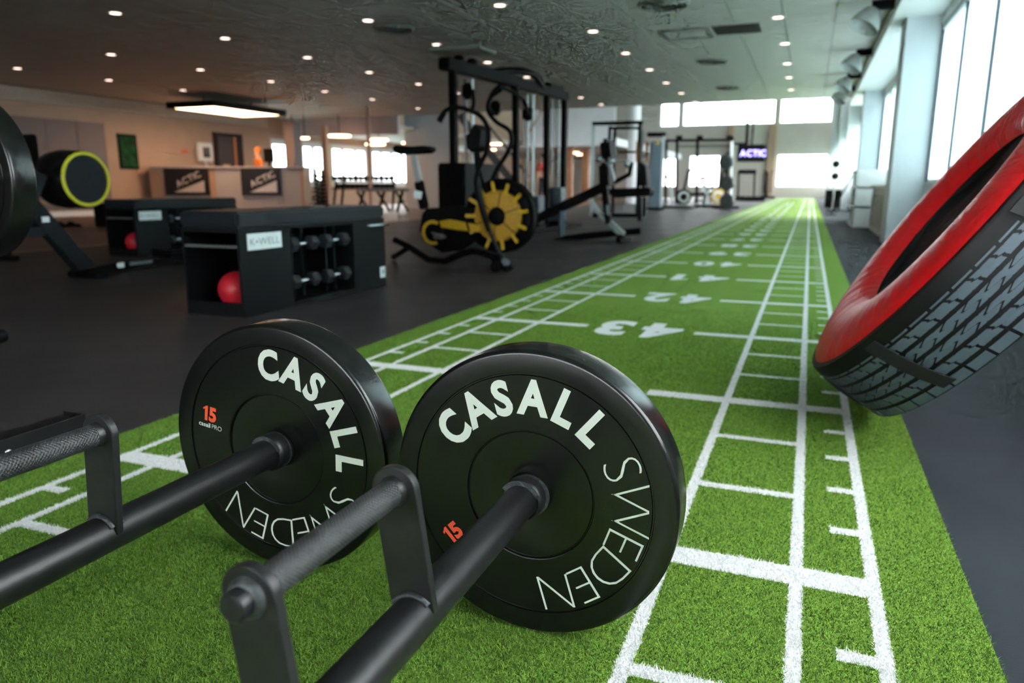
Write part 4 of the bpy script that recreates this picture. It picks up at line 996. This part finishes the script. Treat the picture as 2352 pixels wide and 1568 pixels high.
# ceiling flood lamps along the windows
for i, (u, v) in enumerate(((2012, 38), (1973, 140), (1951, 190), (1940, 218))):
    p = gz(u, v, 2.58)
    t = thing('flood_lamp', ('nearest', 'second', 'third', 'fourth')[i]+' bell shaped flood lamp under the ceiling along the window side', 'ceiling lamp', (p[0], p[1], ZC-.03), (0, 0, 0), 'flood lamps')
    lm = M('pale lamp housing', (168, 176, 172), .4)
    MB().lathe([(.04, .0), (.09, -.03), (.15, -.16), (.17, -.24), (.165, -.24), (.14, -.16), (.03, -.05)], 28, (0, 0, -.06), 'Z').build('bell', lm, t, smooth=40)
    MB().b2((-.05, -.03, -.07), (.19, .03, .028)).build('bracket', blk, t)
    t.rotation_euler = (.0, 0, 0)
    t.children[0].rotation_euler = (-.25, .45, 0)
# ================================================================ CEILING FITTINGS
rows = {'over the turf': [(1787, 40), (1803, 100), (1808, 146), (1812, 178), (1817, 206)],
        'left of the turf': [(1148, 12), (1362, 72), (1437, 122), (1492, 160), (1530, 190), (1565, 214), (1596, 234)],
        'above the cable crossover': [(845, 47), (1003, 102), (1120, 143), (1210, 177), (1278, 203), (1334, 224), (1381, 240)],
        'above the storage benches': [(265, 30), (517, 88), (706, 132), (848, 166), (961, 193), (1050, 214)],
        'above the rowing machine': [(255, 125), (460, 160), (622, 187), (746, 210), (855, 228), (960, 249)],
        'nearest the left wall': [(40, 157), (250, 184), (420, 207)]}
ordn = ['first', 'second', 'third', 'fourth', 'fifth', 'sixth', 'seventh', 'eighth', 'ninth', 'tenth', 'eleventh', 'twelfth']
em = M('lit lens', (255, 235, 220), .5, var=0, emit=(255, 222, 205), es=1.6)
rmesh = MB().lathe([(.062, -.002), (.095, -.004), (.1, .0), (.06, 0.)], 24, (0, 0, 0), 'Z').mesh('trim_ring'); rmesh.materials.append(white_paint)
lmesh = MB().lathe([(.0001, -.003), (.063, -.003), (.063, 0)], 24, (0, 0, 0), 'Z').mesh('lens'); lmesh.materials.append(em)
for rn, l in rows.items():
    for i, (u, v) in enumerate(l):
        p = gz(u, v, ZC)
        t = thing('downlight', '%s recessed round light from the camera in the ceiling row %s' % (ordn[i], rn), 'ceiling light', (p[0], p[1], ZC-.001), (0, 0, 0), 'recessed ceiling lights')
        link('trim_ring', rmesh, None, t); link('lens', lmesh, None, t)
vm_ = M('grey vent', (120, 124, 118), .5)
for i, (u, v, r) in enumerate(((1525, 8, .30), (905, 64, .28), (1637, 140, .26), (1673, 201, .26))):
    p = gz(u, v, ZC)
    t = thing('round_vent', ('round ceiling vent at the top edge above the turf', 'round ceiling vent above the storage benches', 'round ceiling vent beyond the dark hatch', 'farthest round ceiling vent above the turf')[i], 'vent', (p[0], p[1], ZC), (0, 0, 0), 'round ceiling vents')
    for k in range(4):
        ro_ = r-k*.065; MB().lathe([(ro_, 0), (ro_-.03, -.03), (ro_-.035, -.028), (ro_-.012, 0)], 32, (0, 0, -.0), 'Z').build('vent_ring', vm_, t, smooth=40)
    MB().lathe([(.0001, -.025), (.06, -.02), (.07, 0)], 24, (0, 0, 0), 'Z').build('vent_core', vm_, t)
def quad(pix): return [gz(u, v, ZC) for u, v in pix]
q = quad(((1634, 61), (1738, 56), (1740, 76), (1655, 79)))
x0, x1 = min(a[0] for a in q), max(a[0] for a in q); y0, y1 = min(a[1] for a in q), max(a[1] for a in q)
tag(MB().b2((x0, y0, ZC-.004), (x0+.6, y0+.6, ZC+.001)).build('ceiling_hatch', M('black opening', (8, 9, 9), .8)), 'square black opening in the ceiling above the turf', 'ceiling hatch')
p = gz(1522, 70, ZC)
t = thing('ceiling_panel', 'square framed panel in the ceiling left of the black opening', 'ceiling panel', (p[0]+.3, p[1]+.3, ZC))
for s in (-1, 1):
    MB().b2((-.3, s*.3-.015, -.03), (.3, s*.3+.015, 0)).build('frame_bar', vm_, t); MB().b2((s*.3-.015, -.3, -.03), (s*.3+.015, .3, 0)).build('frame_bar', vm_, t)
MB().b2((-.285, -.285, -.012), (.285, .285, 0)).build('plate', tile_m, t)
p = gz(1060, 118, ZC-.12)
t = thing('suspended_panel', 'flat grey panel hung below the ceiling above the cable crossover', 'ceiling panel', (p[0], p[1], ZC-.12))
MB().b2((-.42, -.3, -.02), (.42, .3, .02)).build('plate', M('grey green panel', (120, 130, 120), .5), t)
for sx_ in (-.35, .35): MB().b2((sx_-.01, -.01, .02), (sx_+.01, .01, .12)).build('hanger', blk, t)
# ================================================================ RECEPTION
lamp = thing('lamp_panel', 'large glowing rectangular lamp in a black frame above the reception', 'lamp', (-12.55, 14.8, 2.45))
warm = M('warm glowing panel', (255, 230, 205), .5, var=0, emit=(255, 196, 150), es=5.)
MB().b2((-.62, -1.18, 0), (.62, 1.18, .02)).build('light_panel', warm, lamp)
for s in (-1, 1):
    MB().b2((s*.66-.04, -1.26, -.01), (s*.66+.04, 1.26, .13)).build('frame_bar', blk, lamp); MB().b2((-.62, s*1.22-.04, -.01), (.62, s*1.22+.04, .13)).build('frame_bar', blk, lamp)
MB().b2((-.62, -1.18, .02), (.62, 1.18, .13)).build('top_cover', blk, lamp)
for s in (-1, 1): MB().b2((-.01, s*.8-.01, .13), (.01, s*.8+.01, ZC-2.45)).build('hanger', blk, lamp)
DD = 18.6
def rec(u, v, dy=0.): return lp(desk, u, v, DD+dy)
desk = base_thing('reception_desk', 'light grey reception desk with two dark sign boards', 'reception desk', 520, DD)
dg = M('light grey desk', (172, 172, 174), .55); dt = M('tan desk', (176, 148, 126), .55); dn = M('navy sign board', (26, 34, 44), .5)
hz_ = 1.12
for u0, u1, mm in ((346, 378, dt), (378, 479, dg), (479, 497, dt), (497, 690, dg), (690, 698, dt)):
    a, b = rec(u0, 427), rec(u1, 427); MB().b2((a.x, 0, 0), (b.x, .7, hz_)).build('front_panel', mm, desk)
a, b = rec(344, 427), rec(700, 427); MB().b2((a.x, -.05, hz_), (b.x, .75, hz_+.05), .01).build('counter_top', dg, desk)
for u0, u1 in ((378, 480), (554, 645)):
    a, b = rec(u0, 386, -.06), rec(u1, 449, -.06)
    sg = MB().b2((a.x, -.055, b.z), (b.x, -.006, a.z), .005).build('sign_board', dn if u0 > 500 else M('black sign board', (24, 22, 22), .5), desk)
    W_, H_ = b.x-a.x, a.z-b.z; wm = M('pale sign print', (190, 184, 178), .5) if u0 < 500 else M('white sign print', (205, 208, 212), .5)
    sl_ = .42; Xd = Vector((math.cos(sl_), 0, math.sin(sl_))); Ud = Vector((-math.sin(sl_)*.1, 0, 1))
    flat_text('lettering', 'ACTIC', .165, wm, sg, (a.x+W_*.54, -.056, b.z+H_*.60), Xd, Vector((-Xd.z, 0, Xd.x)), .03, .1, .95, lift=.002)
    me = bpy.data.meshes.new('sign_wedge'); me.from_pydata([(a.x+W_*.2, -.058, b.z+H_*.12), (a.x+W_*.9, -.058, b.z+H_*.12), (a.x+W_*.9, -.058, b.z+H_*.55)], [], [(0, 1, 2)]); link('sign_wedge', me, wm, sg)
mon = base_thing('monitor', 'dark computer monitor on the reception desk', 'monitor', 622, DD+.5)
mon.location.z = hz_+.05
MB().b2((-.13, -.02, .12), (.13, .02, .46), .006).build('screen', blk, mon); MB().b2((-.03, .0, 0), (.03, .03, .14)).build('stand', blk, mon); MB().b2((-.12, -.08, 0), (.12, .1, .015)).build('foot', blk, mon)
k = gx(297, 348, XL+.06)
o = thing('green_poster', 'dark green poster frame on the beige wall left of the reception', 'poster', (XL+.02, k[1], k[2]))
MB().b2((-.02, -.27, -.42), (.02, .27, .42)).build('frame', M('dark green print', (18, 34, 22), .7, spec=.1), o); MB().b2((.02, -.22, -.36), (.025, .22, .36)).build('print', M('green print', (24, 66, 38), .7, spec=.1, var=.5, scale=7), o)
k = gx(470, 350, XL+.06)
o = thing('wall_device', 'white wall device with a dark screen beside the brown door', 'wall device', (XL, k[1], k[2]))
MB().b2((.0, -.28, -.24), (.12, .28, .26), .03).build('case', white_paint, o); MB().b2((.12, -.12, -.14), (.126, .14, .14)).build('screen', M('dark blue glass', (28, 36, 48), .2), o); MB().tube([(.06, 0, -.24), (.08, .06, -.5)], .02, 8).build('cord', white_paint, o)
k = gx(425, 347, XL+.03); o = tag(MB().b2((0, -.1, -.06), (.015, .1, .06)).build('red_sticker', M('faded red print', (196, 110, 84), .6)), 'small faded red sticker on the beige wall', 'sticker'); o.location = (XL, k[1], k[2])
# wooden locker bench and shoes in front of the left wall
lb = thing('wooden_bench', 'low wooden bench by the left wall, seen below the rowing drum', 'bench', (-10.6, 9.3, 0))
MB().b2((-.2, -1.4, .40), (.2, 1.5, .45)).build('seat_board', wood, lb)
for yy in (-1.2, .05, 1.35): MB().b2((-.15, yy-.03, 0), (.15, yy+.03, .40)).build('leg', blk, lb)
p = gz(150, 525)
for i, dy in enumerate((0, .16)):
    o = thing('shoe', ('left', 'right')[i]+' dark shoe on the brown floor by the wooden bench', 'shoe', (p[0]+.05*i, p[1]+dy, 0), (0, 0, .4), 'pair of shoes')
    MB().b2((-.15, -.05, 0), (.15, .05, .025), .01).build('sole', M('reddish sole', (120, 70, 60), .6), o)
    MB().bar((-.13, 0, .055), (.10, 0, .04), .09, .06, bev=.03).build('upper', blk, o); MB().b2((-.14, -.045, .06), (-.03, .045, .11), .02).build('ankle', blk, o)
# ================================================================ BACK ROOM
ringm = M('warm lamp disc', (255, 225, 200), .5, var=0, emit=(255, 190, 145), es=5.)
for i, (u, v, d, r) in enumerate(((779, 314, 22., .34), (777, 326, 27., .40), (870, 323, 22.5, .28), (862, 333, 27., .36), (936, 330, 24., .18), (672, 319, 22., .12), (700, 319, 22., .13), (1140, 332, 30., .22), (1126, 345, 33., .25), (1302, 353, 33., .20), (1333, 356, 35., .18), (1320, 352, 36., .2))):
    p = gd(u, v, d)
    nm = ['largest', 'lower of the two leftmost', 'middle', 'lower middle', 'rightmost', 'tiny far left', 'tiny left'][i] if i < 7 else None
    lab = ('%s glowing disc lamp in the room left of the cable crossover' % nm) if nm else ('glowing disc lamp beyond the cable crossover, %s from the left' % ordn[i-7])
    zt = ZC if p[1] < 20 else (2.38 if p[1] < 30 else 2.3)
    t = thing('disc_lamp', lab, 'lamp', (p[0], p[1], p[2]), (0, 0, 0), 'round disc lamps')
    MB().lathe([(.0001, 0), (r, 0), (r, .04), (.0001, .045)], 28, (0, 0, 0), 'Z').build('diffuser', ringm, t)
    MB().lathe([(.0001, .046), (r*.98, .042), (r*.98, .06), (.0001, .065)], 28, (0, 0, 0), 'Z').build('cap', white_paint, t)
    MB().b2((-.008, -.008, .06), (.008, .008, max(.09, zt-p[2]))).build('cord', blk, t)
dr_ = base_thing('dumbbell_rack', 'long two tier rack of dark dumbbells in front of the left windows', 'dumbbell rack', 835, 21.)
for v, y_ in ((416, .2), (434, -.1)):
    a, b = lp(dr_, 764, v, 21.), lp(dr_, 905, v, 21.); MB().bar((a.x, y_, a.z-.0), (b.x, y_, a.z-.0), .22, .03).build('tray', blk, dr_)
for u in (768, 786, 903): a = lp(dr_, u, 416, 21.); MB().bar((a.x, -.3, 0), (a.x, .25, a.z), .06, .06).build('leg', blk, dr_)
for row, (v, y_, n0, u0, u1) in enumerate(((409, .2, 12, 766, 898), (428, -.1, 12, 778, 903))):
    for i in range(n0):
        u = u0+(u1-u0)*i/(n0-1); q_ = lp(dr_, u, v, 21.); c, s = math.cos(YAW), math.sin(YAW)
        ww = dr_.location+Vector((c*q_.x-s*y_, s*q_.x+c*y_, 0)); zz = lp(dr_, 800, (416, 434)[row], 21.).z+.085
        if row == 0 and i == 0:
            d0 = thing('rack_dumbbell', 'x', 'dumbbell', (ww.x, ww.y, zz), (0, 0, YAW), 'dumbbells on the far rack')
            for s2_ in (-1, 1): MB().lathe([(.0001, s2_*.05), (.06, s2_*.05), (.07, s2_*.06), (.07, s2_*.14), (.06, s2_*.15), (.0001, s2_*.15)], 10).build('head', blk, d0)
            MB().tube([(0, -.06, 0), (0, .06, 0)], .016, 8).build('handle', chrome, d0); dd_ = d0
        else: dd_ = dup(d0, (ww.x, ww.y, zz))
        dd_['label'] = 'dark dumbbell, %s from the left on the %s tier of the far rack' % (ordn[i], ('upper', 'lower')[row])
        dd_['group'] = 'dumbbells on the %s tier of the far rack' % (('upper', 'lower')[row])
wb_ = base_thing('weight_bench', 'black padded weight bench with crossed legs in front of the far dumbbell rack', 'bench', 880, 19.5)
a, b = lp(wb_, 822, 433, 19.5), lp(wb_, 942, 433, 19.5); MB().b2((a.x, -.15, a.z-.07), (b.x, .15, a.z), .02).build('pad', M('dull silver pad', (96, 98, 104), .4), wb_)
for k_ in (a.x+.15, (a.x+b.x)/2, b.x-.2): MB().bar((k_, 0, a.z-.07), (k_-.15, -.1, .02), .06, .06).build('leg', blk, wb_); MB().bar((k_-.2, .1, a.z-.07), (k_+.12, .1, .02), .06, .06).build('leg', blk, wb_)
for i, (u, v0, d) in enumerate(((727, 388, 22.3), (741, 390, 20.6))):
    t = base_thing('ball_stand', ('left', 'right')[i]+' narrow dark upright stand stacked with weights beside the wooden column', 'weight stand', u, d, 'upright weight stands')
    a = lp(t, u, v0, d); MB().b2((-.14, -.14, 0), (.14, .14, .05)).build('base', blk, t); MB().b2((-.03, -.03, .05), (.03, .03, a.z)).build('post', blk, t)
    for k_ in range(8): MB().lathe([(.031, -.04), (.10+.05*(1-k_/8), -.035), (.10+.05*(1-k_/8), .035), (.031, .04)], 12, (0, 0, .16+k_*(a.z-.25)/8), 'Z').build('stacked_weight', blk, t)
t = base_thing('plate_stand', 'dark discs on a short stand right of the reception desk', 'plate rack', 708, 20.6)
MB().b2((-.2, -.2, 0), (.2, .2, .05)).build('base', blk, t); MB().b2((-.03, .03, .05), (.03, .09, 1.1)).build('post', blk, t)
for i, v in enumerate((407, 424, 440, 455)): a = lp(t, 708, v, 20.6); MB().tube([(i*.04-.06, -.12, a.z), (i*.04-.06, .03, a.z)], .085, 16).build('disc', blk, t, smooth=40)
# staircase
stm = M('dark stair steel', (40, 40, 42), .5); sc = base_thing('staircase', 'dark open steel staircase behind the cable crossover', 'staircase', 1130, 26.)
p0, p1 = lp(sc, 1215, 470, 26.), lp(sc, 1060, 270, 26.); NS = 15
for i in range(NS):
    f = i/(NS-1); x = p1.x+(p0.x-p1.x)*(1-f); zz = .17+f*(p1.z-.17); MB().b2((x-.16, -.6, zz-.04), (x+.16, .6, zz)).build('tread', stm, sc)
for s in (-.62, .62): MB().bar((p0.x, s, .1), (p1.x, s, p1.z), .05, .25).build('stringer', stm, sc); MB().bar((p0.x, s, 1.0), (p1.x, s, p1.z+.9), .04, .04).build('handrail', stm, sc)
# ================================================================ PEOPLE
def person(name, label, loc, face, shirt, trousers, hair, h=1.75):
    t = thing(name, label, 'person', loc, (0, 0, face)); s = h/1.75
    def skinned(nm, vs, es, rs, mat, root=0):
        me = bpy.data.meshes.new(nm); me.from_pydata([Vector(v)*s for v in vs], es, []); me.update()
        o = bpy.data.objects.new(nm, me); COL.objects.link(o); o.parent = t; me.materials.append(mat)
        m = o.modifiers.new('skin', 'SKIN'); m.use_smooth_shade = True; sv = me.skin_vertices[0].data
        for i, r in enumerate(rs): r = r if isinstance(r, tuple) else (r, r); sv[i].radius = (r[0]*s, r[1]*s); sv[i].use_root = (i == root)
        o.modifiers.new('sub', 'SUBSURF').levels = 2; o.modifiers['sub'].render_levels = 2
        return o
    V = [(0, 0, .95), (0, 0, 1.15), (0, 0, 1.36), (0, 0, 1.47), (0, -.01, 1.55), (0, -.015, 1.64), (0, -.01, 1.72),
         (.17, 0, 1.40), (.23, .01, 1.12), (.24, -.06, .88), (.24, -.08, .78), (-.17, 0, 1.40), (-.24, .01, 1.12), (-.26, -.04, .88), (-.26, -.07, .78),
         (.09, 0, .88), (.10, -.02, .50), (.10, .02, .09), (.11, -.14, .04), (-.09, 0, .88), (-.11, .02, .50), (-.12, .05, .09), (-.12, -.10, .04)]
    Ed = [(0, 1), (1, 2), (2, 3), (3, 4), (4, 5), (5, 6), (2, 7), (7, 8), (8, 9), (9, 10), (2, 11), (11, 12), (12, 13), (13, 14), (0, 15), (15, 16), (16, 17), (17, 18), (0, 19), (19, 20), (20, 21), (21, 22)]
    R = [(.14, .10), (.13, .09), (.15, .10), .055, (.065, .08), (.075, .095), (.05, .06), .055, .042, .032, .03, .055, .042, .032, .03, .085, .058, .042, .04, .085, .058, .042, .04]
    skinned('body', V, Ed, R, skin)
    sh_ = [0, 1, 2, 7, 8, 11, 12]
    skinned('shirt', [V[i] for i in sh_], [(0, 1), (1, 2), (2, 3), (3, 4), (2, 5), (5, 6)], [(.155, .115), (.145, .105), (.165, .115), .067, .055, .067, .055], shirt)
    tr_ = [0, 15, 16, 17, 19, 20, 21]
    skinned('trousers', [V[i] for i in tr_], [(0, 1), (1, 2), (2, 3), (0, 4), (4, 5), (5, 6)], [(.15, .112), .098, .07, .055, .098, .07, .055], trousers)
    MB().sphere((0, .012*s, 1.665*s), .098*s, 18, 12, (.86, 1, 1.05)).build('hair', hair, t, smooth=80)
    return t
p = gd(1248, 427, 24.5)
person('person', 'person in a red top and dark trousers standing beyond the cable crossover', (p[0], p[1], 0), YAW+.6, M('red shirt', (170, 36, 34), .7), M('dark trousers', (34, 32, 34), .7), M('brown hair', (70, 48, 34), .6))
p = gd(597, 427, DD+1.3)
person('person', 'person in an orange top behind the reception desk', (p[0], p[1], 0), YAW-.9, M('orange shirt', (200, 112, 40), .7), M('dark trousers', (34, 32, 34), .7), M('ginger hair', (196, 120, 50), .6), 1.70)
